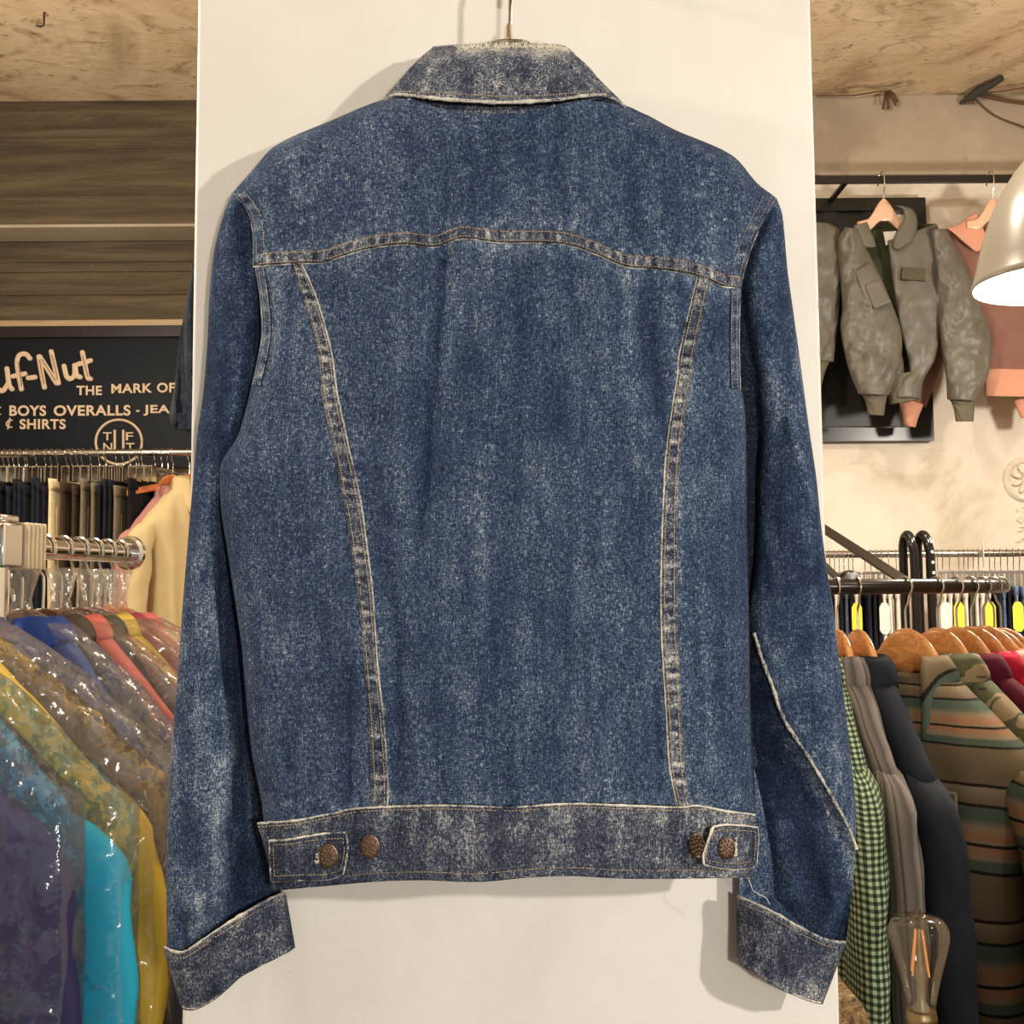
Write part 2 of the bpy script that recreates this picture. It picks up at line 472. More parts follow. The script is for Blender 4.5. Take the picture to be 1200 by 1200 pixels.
def bodyY(px, py, wr=1.0):
    xl, xr = lin(BL, py), lin(BR, py)
    e = max(0.0, min(px - xl, xr - px)); k = min(1, e / 34); E = math.sqrt(max(0, 1 - (1 - k) ** 2))
    s = min(1, max(0, (px - xl) / max(1, xr - xl)))
    d = .917 - .028 * E - .010 * math.sin(math.pi * s)
    big = (fbm(px / 70, py / 150, 3) * .0016 + fbm(px / 26, py / 60, 7) * .0006) * wr
    return d + (fold_off(px, py) * wr + big) * E

YOKE = [(297, 312), (320, 310), (353, 308), (380, 307), (400, 300), (433, 291), (473, 286), (510, 289), (527, 283), (543, 279), (587, 284), (633, 284), (667, 287), (700, 298), (733, 312), (767, 315), (800, 319), (830, 327), (847, 335), (868, 337)]
def yoke_y(x): return lin(YOKE, x)
SL_R = [(353, 308), (371, 350), (388, 412), (395, 460), (407, 517), (417, 560), (425, 602), (430, 640), (437, 700), (442, 775), (450, 850), (454, 912), (454, 944)]
SL_L = [(340, 305), (356, 350), (373, 412), (377, 460), (389, 517), (397, 560), (405, 602), (411, 640), (420, 700), (427, 775), (432, 850), (435, 912), (436, 946)]
SR_L = [(818, 322), (807, 367), (795, 420), (794, 440), (786, 490), (780, 540), (777, 602), (775, 665), (775, 727), (777, 775), (781, 837), (785, 900), (794, 944)]
SR_R = [(832, 328), (824, 367), (813, 420), (811, 440), (802, 490), (797, 540), (794, 602), (794, 665), (794, 727), (796, 775), (799, 837), (802, 900), (808, 945)]
WT = [(302, 965), (345, 962), (362, 959), (400, 951), (415, 948), (443, 946), (517, 944), (600, 946), (667, 942), (733, 944), (800, 946), (816, 944), (853, 951), (885, 955)]
WB = [(321, 1044), (345, 1041), (400, 1036), (450, 1032), (500, 1031), (560, 1033), (617, 1028), (667, 1026), (733, 1029), (800, 1029), (853, 1028), (880, 1027)]

jk = thing('denim_jacket', 'dark blue washed denim jacket hung with its back showing on the white pillar', 'jacket', P(600, 1030, .92))

def near(px, py, tab, w):   # wear beside a seam
    x = lin([(p[1], p[0]) for p in tab], py)
    return math.exp(-((px - x) / w) ** 2)
def wear_fold_tone(px, py):
    w = 0.0
    yy = yoke_y(px)
    w += .35 * math.exp(-((py - yy - 6) / 10) ** 2) * (.5 + .9 * nz(px / 9, py / 14, 1))
    for tab in (SL_L, SL_R, SR_L, SR_R): w += .30 * near(px, py, tab, 6) * (.3 + 1.0 * nz(px / 12, py / 9, 2))
    w += .30 * math.exp(-((py - 940) / 12) ** 2) * (.2 + nz(px / 7, py / 20, 4))
    f = fold_off(px, py)
    w += -f * 55  # darker in fold valleys, paler on fold ridges
    w += .16 * fbm(px / 60, py / 110, 11)
    # lines worn by creases
    w += .5 * max(0, 1 - abs((py - 262) + (px - 350) * .42) / 5) * max(0, 1 - abs(px - 360) / 60) * (.5 + nz(px / 8, py / 8))
    return w

# the front of the jacket, facing the pillar
ysh = [56, 90, 118, 143, 172, 200, 225, 240, 293, 353, 450, 512, 552, 645, 755, 887, 960, 1016]
puff([(lin(BL, y) + 4, y) for y in ysh], [(lin(BR, y) - 4, y) for y in ysh], .925, lambda v: .012, .024, 60, 16, pw=.35,
     mb=(m1 := MB()))
obj('front_panel', m1, M_lin, jk)

TH = .0018
def ytop_line(x):
    return lin([(274, 226), (297, 200), (323, 172), (387, 143), (453, 117), (500, 116), (700, 118), (736, 126), (790, 153), (857, 183), (887, 216), (908, 232)], x)
# back panel, side panels, yoke
xs = [353, 400, 450, 510, 543, 587, 633, 667, 700, 733, 767, 800, 818]
obj('back_panel', coons([(x, yoke_y(x) - 5) for x in xs], [(x, lin(WT, x) + 3) for x in (446, 517, 600, 667, 733, 794)], [(a[0] - 7, a[1]) for a in SL_R], [(a[0] + 7, a[1]) for a in SR_L], 150, 210, bodyY, wear_fold_tone), M_den, jk, solid=TH, angle=180)
lys = [(312, 297), (353, 305), (393, 307), (427, 301), (450, 296), (480, 289), (512, 279), (540, 261), (552, 258), (600, 260), (645, 267), (700, 276), (755, 284), (825, 290), (887, 297), (937, 307), (967, 311)]
obj('side_panel', coons([(297, 308), (345, 303)], [(311, 968), (362, 962), (440, 949)], [(x, y) for y, x in lys], [(a[0] + 6, a[1]) for a in SL_L], 60, 210, lambda x, y: bodyY(x, y) + .001, wear_fold_tone), M_den, jk, solid=TH, angle=180)
rys = [(334, 868), (367, 867), (420, 866), (445, 866), (480, 872), (540, 874), (615, 875), (727, 877), (850, 879), (900, 882), (957, 885)]
obj('side_panel', coons([(826, 322), (868, 334)], [(802, 947), (853, 953), (885, 957)], [(a[0] - 6, a[1]) for a in SR_R], [(x, y) for y, x in rys], 40, 210, lambda x, y: bodyY(x, y) + .001, wear_fold_tone), M_den, jk, solid=TH, angle=180)
yoke_top = [(274, 226), (297, 200), (323, 172), (387, 143), (453, 117), (483, 118), (533, 131), (587, 134), (633, 130), (683, 119), (736, 126), (790, 153), (857, 183), (887, 216), (908, 232)]
obj('yoke', coons(yoke_top, [(x, y) for x, y in YOKE], [(274, 226), (284, 238), (293, 252), (297, 280), (297, 312)], [(908, 232), (888, 270), (874, 307), (868, 337)], 190, 70, lambda x, y: bodyY(x, y) - .0012,
    lambda x, y: wear_fold_tone(x, y) + .30 * math.exp(-((y - yoke_y(x) + 20) / 9) ** 2) * (.3 + nz(x / 8, y / 12, 5)) + .10 * fbm(x / 30, y / 30, 21)), M_den, jk, solid=TH, angle=180)

def stitches(name, pts, dfn, parent, mat, pitch=3.7, wid=.9, lift=.0012):
    """a row of thread dashes along a pixel line"""
    L = sum((Vector(b) - Vector(a)).length for a, b in zip(pts, pts[1:])); n = max(3, int(L / pitch) * 3 + 1)
    C = cr([(p[0], p[1], 0) for p in pts], n); mb = MB()
    for i in range(0, n - 2, 3):
        if random.random() < .07: continue
        a, b = C[i], C[i + 2]; t = (b - a).normalized(); s = Vector((-t.y, t.x, 0)) * wid / 2
        vs = []
        for q in (a, b):
            d = dfn(q.x, q.y) - lift
            for e in (-1, 1): vs.append(P(q.x + s.x * e, q.y + s.y * e, d))
            vs.append(P(q.x, q.y, d - .0006))
        mb.add(vs, [(0, 2, 5, 3), (2, 1, 4, 5), (0, 1, 2), (3, 5, 4)])
    return obj(name, mb, mat, parent, smooth=False)

def piping(mb, pts, r, dfn, step=5, n=8, wob=.5):
    L = sum((Vector(b) - Vector(a)).length for a, b in zip(pts, pts[1:])); k = max(3, int(L / step))
    C = cr([(p[0], p[1], 0) for p in pts], k)
    C3 = [P(q.x + nz(q.x / 9, q.y / 9, 2) * wob, q.y + nz(q.x / 9, q.y / 9, 6) * wob, dfn(q.x, q.y)) for q in C]
    return mb.tube(C3, [.86 * r * (.6 + .9 * abs(nz(q.x / 11, q.y / 11, 3))) for q in C], n)

def strip(A, B, h=.0016, n=9, step=3.2, per=13, pk=.0010, dfn=bodyY):
    """raised flat-felled seam between two pixel lines, puckered along its length"""
    L = sum((Vector(b) - Vector(a)).length for a, b in zip(A, A[1:])); nv = int(L / step)
    La, Lb = crm(A, B, nv); rows = []; ws = []
    for i in range(nv):
        row = []; wr = []; s = i * step / per
        pkv = nz(s * 1.9, A[0][0], 0) * 1.2
        for k in range(n):
            u = k / (n - 1); x = La[i][0] + (Lb[i][0] - La[i][0]) * u; y = La[i][1] + (Lb[i][1] - La[i][1]) * u
            edge = min(1, 8 * min(u, 1 - u) + .0)
            mid = 1 - abs(2 * u - 1) ** 3
            row.append(P(x, y, dfn(x, y) - h * edge - pk * pkv * mid - .0004))
            wr.append(.85 * pkv * mid + .25 * nz(x / 5, y / 5, 8) + .05)
        rows.append(row); ws.append(wr)
    return MB().grid(rows, ws)

def off(pts, dx, dy): return [(p[0] + dx, p[1] + dy) for p in pts]
def lerpl(A, B, t): return [(a[0] + (b[0] - a[0]) * t, a[1] + (b[1] - a[1]) * t) for a, b in zip(A, B)]

# yoke seam
ysA = off(YOKE, 0, -15); ysB = YOKE
s = obj('yoke_seam', strip(ysA, ysB, dfn=lambda x, y: bodyY(x, y) - .001), M_seam, jk, solid=.0012, angle=180)
sd = lambda x, y: bodyY(x, y) - .0032
stitches('stitching', lerpl(ysA, ysB, .16), sd, s, M_thr); stitches('stitching', lerpl(ysA, ysB, .84), sd, s, M_thr)
obj('worn_edge', piping(MB(), off(ysB, 0, .6), .0010, lambda x, y: bodyY(x, y) - .0012), M_edge, s)
# back seams
for A, B, edge in ((SL_L, SL_R, SL_R), (SR_L, SR_R, SR_L)):
    s = obj('back_seam', strip(A, B), M_seam, jk, solid=.0012, angle=180)
    sd2 = lambda x, y: bodyY(x, y) - .0025
    stitches('stitching', lerpl(A, B, .2), sd2, s, M_thr, 3.4); stitches('stitching', lerpl(A, B, .8), sd2, s, M_thr, 3.4)
    obj('worn_edge', piping(MB(), edge, .0011, lambda x, y: bodyY(x, y) - .0012), M_edge, s)
# armhole seams: over the yoke and down the side panels
aL1 = [(274, 226), (284, 238), (293, 254), (297, 280), (297, 310)]
aL2 = [(300, 313), (306, 353), (308, 393), (302, 427), (296, 452)]
aR1 = [(908, 232), (889, 268), (875, 305), (868, 335)]
aR2 = [(867, 340), (866, 380), (866, 420), (867, 455)]
for E_, dx in ((aL1, 13), (aL2, 9), (aR1, -15), (aR2, -10)):
    inner = off(E_, dx, -2 if E_ in (aL1, aR1) else 0)
    s = obj('armhole_seam', strip(E_, inner, h=.0012, per=16, pk=.0004, dfn=lambda x, y: bodyY(x, y) - .0012), M_den, jk, solid=.0012, angle=180)
    st = lambda x, y: bodyY(x, y) - .003
    stitches('stitching', lerpl(E_, inner, .25), st, s, M_thr, 3.6, .8); stitches('stitching', lerpl(E_, inner, .9), st, s, M_thr, 3.6, .8)
    obj('worn_edge', piping(MB(), E_, .0011, lambda x, y: bodyY(x, y) - .0028), M_edge, s)

# sleeves
lo = [(272, 226), (260, 257), (250, 300), (245, 353), (243, 400), (238, 460), (231, 510), (226, 565), (220, 635), (212, 735), (207, 805), (201, 875), (197, 950), (195, 1000), (195, 1064), (196, 1122)]
li = [(300, 226), (322, 257), (328, 300), (334, 353), (330, 400), (312, 460), (294, 520), (277, 575), (273, 640), (279, 740), (284, 805), (288, 880), (296, 945), (303, 996), (318, 1030), (330, 1066)]
LS_STEP = [(250, 300), (300, 304), (400, 298), (480, 285), (560, 262), (640, 254), (700, 254), (760, 257), (800, 262), (840, 274), (880, 280), (920, 272), (970, 263), (1020, 262)]
LS_F = [([(246, 330), (240, 460), (238, 560)], .0020, 9), ([(262, 420), (258, 520)], .002, 8), ([(228, 640), (222, 760), (214, 860)], .0016, 8), ([(250, 560), (238, 620), (226, 680)], -.002, 6), ([(240, 760), (232, 860)], -.0016, 10),
        ([(222, 880), (218, 960), (230, 1050)], .0018, 12), ([(262, 900), (250, 990), (258, 1060)], -.0025, 10), ([(290, 980), (280, 1020), (276, 1070)], .003, 9), ([(232, 1060), (228, 1085), (226, 1100)], -.005, 5), ([(214, 1080), (220, 1095), (222, 1110)], .004, 6)]
def foldset(FS, px, py):
    d = 0
    for pts, amp, w in FS:
        y0, y1 = pts[0][1], pts[-1][1]
        if y0 - 25 < py < y1 + 25:
            s = (px - lin([(p[1], p[0]) for p in pts], py)) / w
            if abs(s) < 3: d += amp * math.exp(-s * s) * min(1, (py - y0 + 25) / 35) * min(1, (y1 + 25 - py) / 35)
    return d
def l_disp(x, y, u, v):
    d = foldset(LS_F, x, y) + fbm(x / 22, y / 60, 31) * .0012
    st = lin(LS_STEP, y); d += .009 / (1 + math.exp(-(x - st) / 2.2))
    return d
def l_wear_shade(x, y, u, v):
    st = lin(LS_STEP, y)
    return -.10 + .20 * min(1, max(0, (y - 480) / 250)) * (x < st + 3) - foldset(LS_F, x, y) * 70 + .15 * fbm(x / 22, y / 60, 41) - (.12 if x > st else 0)  # fading, plus the fold's shade put into the colour past the step
obj('sleeve', puff(lo, li, .932, lambda v: .024 - .014 * max(0, (v - .955) / .045), .018, 230, 22, l_disp, tilt=.016, pw=.8, wear_shade=l_wear_shade), M_den_s, jk, angle=180)
ri = [(884, 232), (866, 262), (852, 317), (856, 367), (872, 433), (888, 490), (887, 552), (885, 612), (882, 665), (877, 715), (872, 765), (870, 825), (868, 890), (866, 950), (866, 1000), (866, 1030), (866, 1068)]
ro = [(910, 232), (917, 253), (923, 317), (930, 367), (939, 433), (948, 500), (957, 562), (962, 612), (969, 665), (976, 710), (982, 762), (990, 825), (997, 887), (1003, 950), (1002, 1002), (997, 1060), (989, 1118)]
RSTEP = [(232, 916), (270, 895), (307, 881), (337, 874), (367, 876), (440, 890), (500, 891), (552, 887), (640, 885), (720, 878)]
RSEAM = [(700, 866), (745, 880), (775, 889), (815, 904), (850, 917), (885, 940), (930, 967), (975, 990), (1003, 1003), (1060, 1010)]
RS_F = [([(926, 340), (920, 430), (912, 520)], .002, 9), ([(924, 490), (938, 540), (952, 590)], -.003, 5), ([(905, 560), (912, 660), (930, 740)], .0018, 9), ([(930, 620), (946, 720), (958, 800)], .0016, 10), ([(897, 660), (903, 700), (907, 740)], .003, 5),
        ([(960, 780), (975, 880), (985, 940)], -.0016, 9), ([(910, 960), (920, 1010), (938, 1060)], -.003, 9), ([(890, 900), (894, 1000), (900, 1050)], .002, 9), ([(980, 1060), (976, 1075), (966, 1088)], -.005, 6), ([(960, 1020), (968, 1050), (976, 1062)], .004, 8), ([(940, 950), (950, 1000), (956, 1060)], .003, 10)]
def r_disp(x, y, u, v):
    d = foldset(RS_F, x, y) + fbm(x / 22, y / 60, 51) * .0012
    d += (.008 if y < 345 else .016) * min(1, max(0, (720 - y) / 60)) / (1 + math.exp((x - lin(RSTEP, y)) / 1.8))
    if y > 690:
        st = lin(RSEAM, y); d += (.011 * min(1, (y - 690) / 60) + .00022 * max(0, st - x)) / (1 + math.exp((x - st) / 2.0))
    return d
def r_wear_shade(x, y, u, v):
    w = -.06 - foldset(RS_F, x, y) * 70 + .15 * fbm(x / 22, y / 60, 61)
    if y > 690:
        st = lin(RSEAM, y); s = x - st
        if s < -6: w -= .26 + .25 * max(0, 1 - abs(y - 900) / 130)  # shade of the sleeve's underside put into the colour left of the seam
        else: w += .1
        if y > 820: w += .55 * math.exp(-((s + 9) / 5) ** 2) * min(1, (y - 820) / 60)
    return w + .1 * (y > 960)
obj('sleeve', puff(ri, ro, .946, lambda v: .024 - .014 * max(0, (v - .955) / .045), .012, 230, 22, r_disp, tilt=-.014, pw=.8, wear_shade=r_wear_shade), M_den_s, jk, angle=180)
def rsd(x, y):
    u = .6; return .932
seamline = [(880, 745), (889, 775), (904, 815), (906, 822), (909, 832), (917, 850), (940, 885), (967, 930), (990, 972), (1000, 998)]
def sdep(x, y):
    a = lin([(p[1], p[0]) for p in ri], y); b = lin([(p[1], p[0]) for p in ro], y); u = min(.98, max(.02, (x - a) / (b - a)))
    return .946 - .014 * u - .024 * (2 * math.sqrt(u * (1 - u))) ** .8 + r_disp(x + 2.5, y, u, 0)
s = obj('sleeve_seam', piping(piping(MB(), off(seamline, 4, -3), .0021, sdep, 4), off(seamline[3:], -6, 5), .0024, lambda x, y: sdep(x, y) + .003, 4), M_edge, jk)
obj('sleeve_underside', puff([(266, 600), (268, 700), (276, 800), (284, 900), (292, 1050)], [(282, 600), (296, 700), (302, 800), (310, 900), (330, 1056)], .950, .004, .004, 20, 10), M_lin, jk, angle=180)  # underarm cloth added as a dark sheet to keep the sleeve gap in shade
obj('sleeve_underside', puff([(856, 330), (856, 500), (858, 700), (860, 900)], [(880, 330), (898, 500), (896, 700), (890, 900)], .951, .004, .004, 20, 10), M_lin, jk, angle=180)  # same dark sheet, added behind the right sleeve gap for its shade

# cuffs
def cuff(tl, bl, dc, tilt, seed, flip):
    """tl: top edge, bl: bottom edge (matched lists, left to right)"""
    n = len(tl); 
    A = cr([(p[0], p[1], 0) for p in tl], 46); B = cr([(p[0], p[1], 0) for p in bl], 46)
    nv = 34; rows = []; ws = []
    for side in (1, -1):
        for k in (range(46) if side == 1 else range(44, 0, -1)):
            pass
    for i in range(nv):
        v = i / (nv - 1); row = []; wr = []
        ks = [(k, 1) for k in range(46)] + [(k, -1) for k in range(44, 0, -1)]
        for k, sg in ks:
            u = k / 45; x = A[k].x + (B[k].x - A[k].x) * v; y = A[k].y + (B[k].y - A[k].y) * v
            sw = math.sin(math.pi * min(1, max(0, u))) ** .55
            d = dc + tilt * u + (-.021 * sw if sg > 0 else .013 * sw)
            if sg > 0: d += (fbm(x / 22, y / 40, seed) * .0016 + nz(x / 30, y / 8, seed + 4) * .0006) * sw
            row.append(P(x, y, d)); wr.append((.22 * fbm(x / 16, y / 30, seed + 9) + .2 * max(0, 1 - min(v, 1 - v) * 9)) if sg > 0 else -.3)
        rows.append(row); ws.append(wr)
    mb = MB().grid(rows, ws, closed=True)
    o = obj('cuff', mb, M_den_c, jk, solid=.003, angle=180)
    dd = lambda x, y: dc + tilt * min(1, max(0, (x - tl[0][0]) / (tl[-1][0] - tl[0][0]))) - .021 * max(.0, math.sin(math.pi * min(1, max(0, (x - tl[0][0]) / (tl[-1][0] - tl[0][0]))))) ** .55 - .001
    obj('worn_edge', piping(MB(), tl, .0016, dd, 4), M_edge, o)
    obj('worn_edge', piping(MB(), off(bl, 0, -1), .0009, lambda x, y: dd(x, y), 4), M_edge, o)
    stitches('stitching', off(tl, 0, 7)[1:-1], lambda x, y: dd(x, y) - .001, o, M_thr)
    return o
cuff([(193, 1110), (203, 1115), (217, 1115), (256, 1089), (293, 1066), (329, 1047), (333, 1047)], [(214, 1180), (219, 1183), (232, 1182), (256, 1168), (285, 1143), (335, 1117), (344, 1111)], .929, .012, 3, 1)
cuff([(865, 1050), (869, 1052), (899, 1065), (938, 1087), (967, 1101), (983, 1104), (990, 1104)], [(865, 1127), (869, 1131), (882, 1138), (905, 1154), (935, 1168), (955, 1175), (962, 1176)], .941, -.012, 13, 1)

# collar stand and collar
cstT = [(470, 113), (520, 117), (587, 121), (650, 117), (715, 114)]; cstB = [(480, 117), (533, 133), (587, 136), (633, 132), (690, 119)]
cs = obj('collar_stand', coons(cstT, cstB, [cstT[0], cstB[0]], [cstT[-1], cstB[-1]], 60, 8, lambda x, y: .888 + .00000045 * (x - 595) ** 2), M_den_b, jk, solid=.003, angle=180)
obj('worn_edge', piping(MB(), [(478, 116)] + cstB[1:-1] + [(692, 118)], .0009, lambda x, y: .885 + .00000045 * (x - 595) ** 2), M_edge, cs)
CT = [(507, 57), (527, 55), (570, 53), (600, 53), (647, 54), (663, 57), (673, 65)]
CB = [(450, 117), (463, 111), (517, 116), (587, 120), (650, 117), (700, 111), (718, 115), (733, 125)]
CL = [(507, 57), (494, 68), (480, 82), (464, 101), (450, 117)]; CRr = [(673, 65), (688, 78), (700, 92), (717, 109), (733, 125)]
def colY(x, y):
    t = min(1, max(0, (y - 52) / 68)); hw = 85 + 60 * t
    s = (x - 594) / hw; fall = max(0, abs(s) - .35) ** 2 * .07
    roll = .022 * max(0, 1 - t * 3.2) ** 2
    return .882 - .008 * t + min(.05, fall) + roll + fbm(x / 18, y / 14, 71) * .0009
def cwear(x, y):
    return .1 * fbm(x / 12, y / 10, 81) + .55 * math.exp(-((y - 56) / 9) ** 2) * (x > 535) + .3 * math.exp(-((y - 108) / 9) ** 2) * (.2 + nz(x / 9, y / 9, 3)) + .08
mb = coons(CT, CB, CL, CRr, 110, 42, colY, cwear)
coons([(p[0], p[1]) for p in CT], off(CB, 0, -14), CL, CRr, 60, 20, lambda x, y: .932 - (y - 52) * .0001, lambda x, y: 0.0, mb)
# close the fold along the top between the two leaves
T_ = cr([(p[0], p[1], 0) for p in CT], 110)
mb.grid([[P(q.x, q.y - 1.2 * math.sin(math.pi * i / 5), colY(q.x, q.y) + (.932 - colY(q.x, q.y)) * i / 5) for q in T_] for i in range(6)], [[.5] * 110 for i in range(6)])
co = obj('collar', mb, M_den_c, jk, solid=.002, angle=180)
obj('worn_edge', piping(MB(), CB, .0021, lambda x, y: colY(x, y) - .0005, 4), M_edge, co)
stitches('stitching', [(462, 107), (517, 109), (587, 113), (650, 111), (700, 106), (716, 108)], lambda x, y: colY(x, y) - .0008, co, M_thr, 3.4)
fm = MB()
for i in range(620):
    x = 535 + 130 * random.random() ** .9; wgt = math.exp(-((x - 600) / 40) ** 2)
    y = lin([(p[0], p[1]) for p in CT], x) + random.uniform(-1, 5)
    d = colY(x, y) - .001 + random.uniform(0, .02) * (y < 56)
    a = random.uniform(-2.6, -.4); L = random.uniform(2, 5) + 5 * wgt * random.random()
    pts = []
    for k in range(4):
        a += random.uniform(-.7, .7); pts.append(P(x, y, d)); x += math.cos(a) * L / 3; y += math.sin(a) * L / 3; d -= random.uniform(-.0006, .0010)
    fm.tube(pts, .00032, 4)
obj('frayed_threads', fm, M_thrw, co, angle=180)

# waistband, tabs, buttons
def wbY(x, y):
    return bodyY(min(max(x, lin(BL, y) + 6), lin(BR, y) - 6), min(y, 1020), .5) - .002 + .0006 * nz(x / 10, y / 26, 9)
def wb_wear(x, y):
    t = lin(WT, x); pk = nz(x / 7.5, 3.3, 0)
    return .45 * max(0, pk) * math.exp(-((y - t - 14) / 12) ** 2) + .30 * max(0, nz(x / 16, 9.1, 1)) + .18 * math.exp(-((y - t - 38) / 16) ** 2) * fbm(x / 20, y / 9, 4) + .06 * (x > 440)
wbL = [(302, 965), (308, 985), (314, 1005), (321, 1044)]; wbR = [(885, 955), (887, 985), (885, 1005), (880, 1027)]
wb = obj('waistband', coons(WT, WB, wbL, wbR, 220, 30, wbY, wb_wear), M_den_b, jk, solid=.004, angle=180)
obj('worn_edge', piping(piping(MB(), off(WT, 0, 0), .0013, lambda x, y: wbY(x, y) - .0018), off(WB, 0, -1), .0011, lambda x, y: wbY(x, y) - .001), M_edge, wb)
stitches('stitching', off(WT, 0, 4), lambda x, y: wbY(x, y) - .0022, wb, M_thr, 4.2)
stitches('stitching', off(WB, 0, -9)[1:], lambda x, y: wbY(x, y) - .0022, wb, M_thr, 4.2)

def button(px, py, d, parent, rx=.0078, rz=.0098, tiltx=0.0):
    c = P(px, py, d); mb = MB(); n = 28
    prof = [(0, -.0042), (.45, -.0044), (.80, -.0040), (.86, -.0048), (.97, -.0044), (1.0, -.0030), (.95, -.0016), (.55, -.0004), (.4, .004)]
    vs = []; fs = []
    for r, y in prof:
        for k in range(n):
            a = 2 * math.pi * k / n
            q = Vector((r * rx * math.cos(a), y, r * rz * math.sin(a)))
            q.y += q.x * tiltx
            vs.append(c + q)
    for i in range(len(prof) - 1):
        for k in range(n): l = (k + 1) % n; fs.append((i * n + k, i * n + l, (i + 1) * n + l, (i + 1) * n + k))
    mb.add(vs, fs)
    # raised relief dots around a rosette on the face
    for ring, cnt in ((.66, 11), (.36, 6), (0, 1)):
        for k in range(cnt):
            a = 2 * math.pi * k / cnt + ring
            q = c + Vector((ring * rx * math.cos(a), -.0044 + ring * rx * math.cos(a) * tiltx, ring * rz * math.sin(a)))
            mb.lathe([(0.0001, -.0007), (.0009, -.0004), (.0012, .0004)], q, 8, 'y')
    return obj('button', mb, M_cop, parent, angle=50)

def tab(top, bot, lft, rgt, lift, bpx, bd=0):
    dfn = lambda x, y: wbY(x, y) - lift(x) - .0035
    o = obj('waist_tab', coons(top, bot, lft, rgt, 40, 26, dfn, lambda x, y: .4 * max(0, nz(x / 6, y / 20, 77)) - .12), M_den_b, jk, solid=.004, angle=180)
    loop = top + rgt[1:-1] + bot[::-1] + lft[::-1][1:-1]
    ob = MB()
    for seg in (top, bot, lft, rgt): piping(ob, seg, .0016, lambda x, y: dfn(x, y) - .0008, 3.5, wob=.6)
    obj('worn_edge', ob, M_edge, o)
    cx = sum(p[0] for p in top + bot) / len(top + bot); cy = sum(p[1] for p in top + bot) / len(top + bot)
    sh = lambda pts: [(cx + (p[0] - cx) * .92, cy + (p[1] - cy) * .78) for p in pts]
    for seg in (top, bot, lft, rgt): stitches('stitching', sh(seg), lambda x, y: dfn(x, y) - .0022, o, M_thr, 3.4)
    # worn buttonhole threads beside the button
    hm = MB()
    for k in range(26):
        s_ = -1 if bpx[2] < 0 else 1
        x, y = bpx[0] + s_ * random.uniform(8, 14), bpx[1] + random.uniform(-2, 9) * (1 if s_ < 0 else random.choice((-1, 1)))
        a = random.uniform(0, 6.3); d = dfn(x, y) - .003
        hm.tube([P(x, y, d), P(x + 2 * math.cos(a), y + 2 * math.sin(a), d - .001), P(x + 3.5 * math.cos(a + .6), y + 3.5 * math.sin(a + .6), d)], .0005, 5)
    obj('buttonhole_threads', hm, M_thrw, o)
    button(bpx[0], bpx[1], dfn(bpx[0], bpx[1]) - .0035, o, *bpx[3:])
    return o
tab([(316, 986), (340, 984), (375, 978), (405, 976)], [(318, 1033), (354, 1031), (385, 1030), (402, 1024)], [(316, 986), (317, 1005), (318, 1033)], [(405, 976), (407, 990), (406, 1004), (402, 1024)], lambda x: .001 + .002 * max(0, (x - 360) / 45), (386, 1002, -1))
tab([(836, 969), (850, 967), (870, 968), (888, 970)], [(825, 1012), (840, 1016), (865, 1018), (886, 1013)], [(836, 969), (830, 985), (825, 1000), (825, 1012)], [(888, 970), (888, 985), (887, 1000), (886, 1013)], lambda x: .002 + .012 * max(0, (862 - x) / 37), (850.5, 993, 1, .0070, .0088))
button(434.5, 991, wbY(434, 991) - .004, jk, .0078, .0098)
button(816, 990, wbY(816, 990) - .008, jk, .0058, .0098, -.9)
obj('hanging_loop', MB().tube([P(585, 62, .934), P(588, 72, .936), P(600, 75, .936), P(608, 62, .934)], .002, 8), M_lin, jk)
# loose thread below the right tab
obj('loose_thread', MB().tube([P(x, y, .895 + .0002 * i) for i, (x, y) in enumerate([(876, 1027), (880, 1037), (882, 1043), (889, 1048), (898, 1052), (902, 1060)])], .0003, 5), M_thrw, jk)

# hanger that carries the jacket
hg = thing('coat_hanger', 'chrome wire hanger hook with a ring above the frayed jacket collar', 'hanger', P(597, 50, .918))
hd = .918
hook = [P(596, 60, hd), P(596, 44, hd), P(597.5, 30, hd), P(598, 0, hd), P(599, -20, hd), P(612, -42, hd), P(632, -44, hd), P(644, -30, hd), P(644, -16, hd)]
obj('hook', MB().tube(cr([tuple(p) for p in hook], 40), .0019, 10), M_chrome, hg)
c = P(595.5, 51, .916)
obj('ring', MB().tube([c + Vector((.0190 * math.cos(a), .018 * math.sin(a), .0068 * math.sin(a) * 1.0)) for a in [2 * math.pi * k / 40 for k in range(40)]], .0016, 8, closed=True), M_chrome, hg)
obj('ferrule', MB().lathe([(.0015, .018), (.0032, .014), (.0040, .004), (.0052, 0), (.0052, -.006), (.001, -.008)], c, 16), M_chrome, hg)
arm = [P(x, y, .9235) for x, y in ((330, 195), (450, 150), (540, 100), (596, 74), (650, 100), (740, 152), (860, 205))]
obj('hanger_arms', MB().tube(cr([tuple(p) for p in arm], 40), .005, 10), M_black, hg)
nl = P(628, -35, PF)
obj('wall_hook', MB().tube([nl, nl + Vector((0, -.055, 0)), nl + Vector((0, -.06, .01))], .003, 8), M_black, None)
tag(bpy.data.objects['wall_hook'], 'dark steel peg in the pillar carrying the jacket hanger', 'hook')
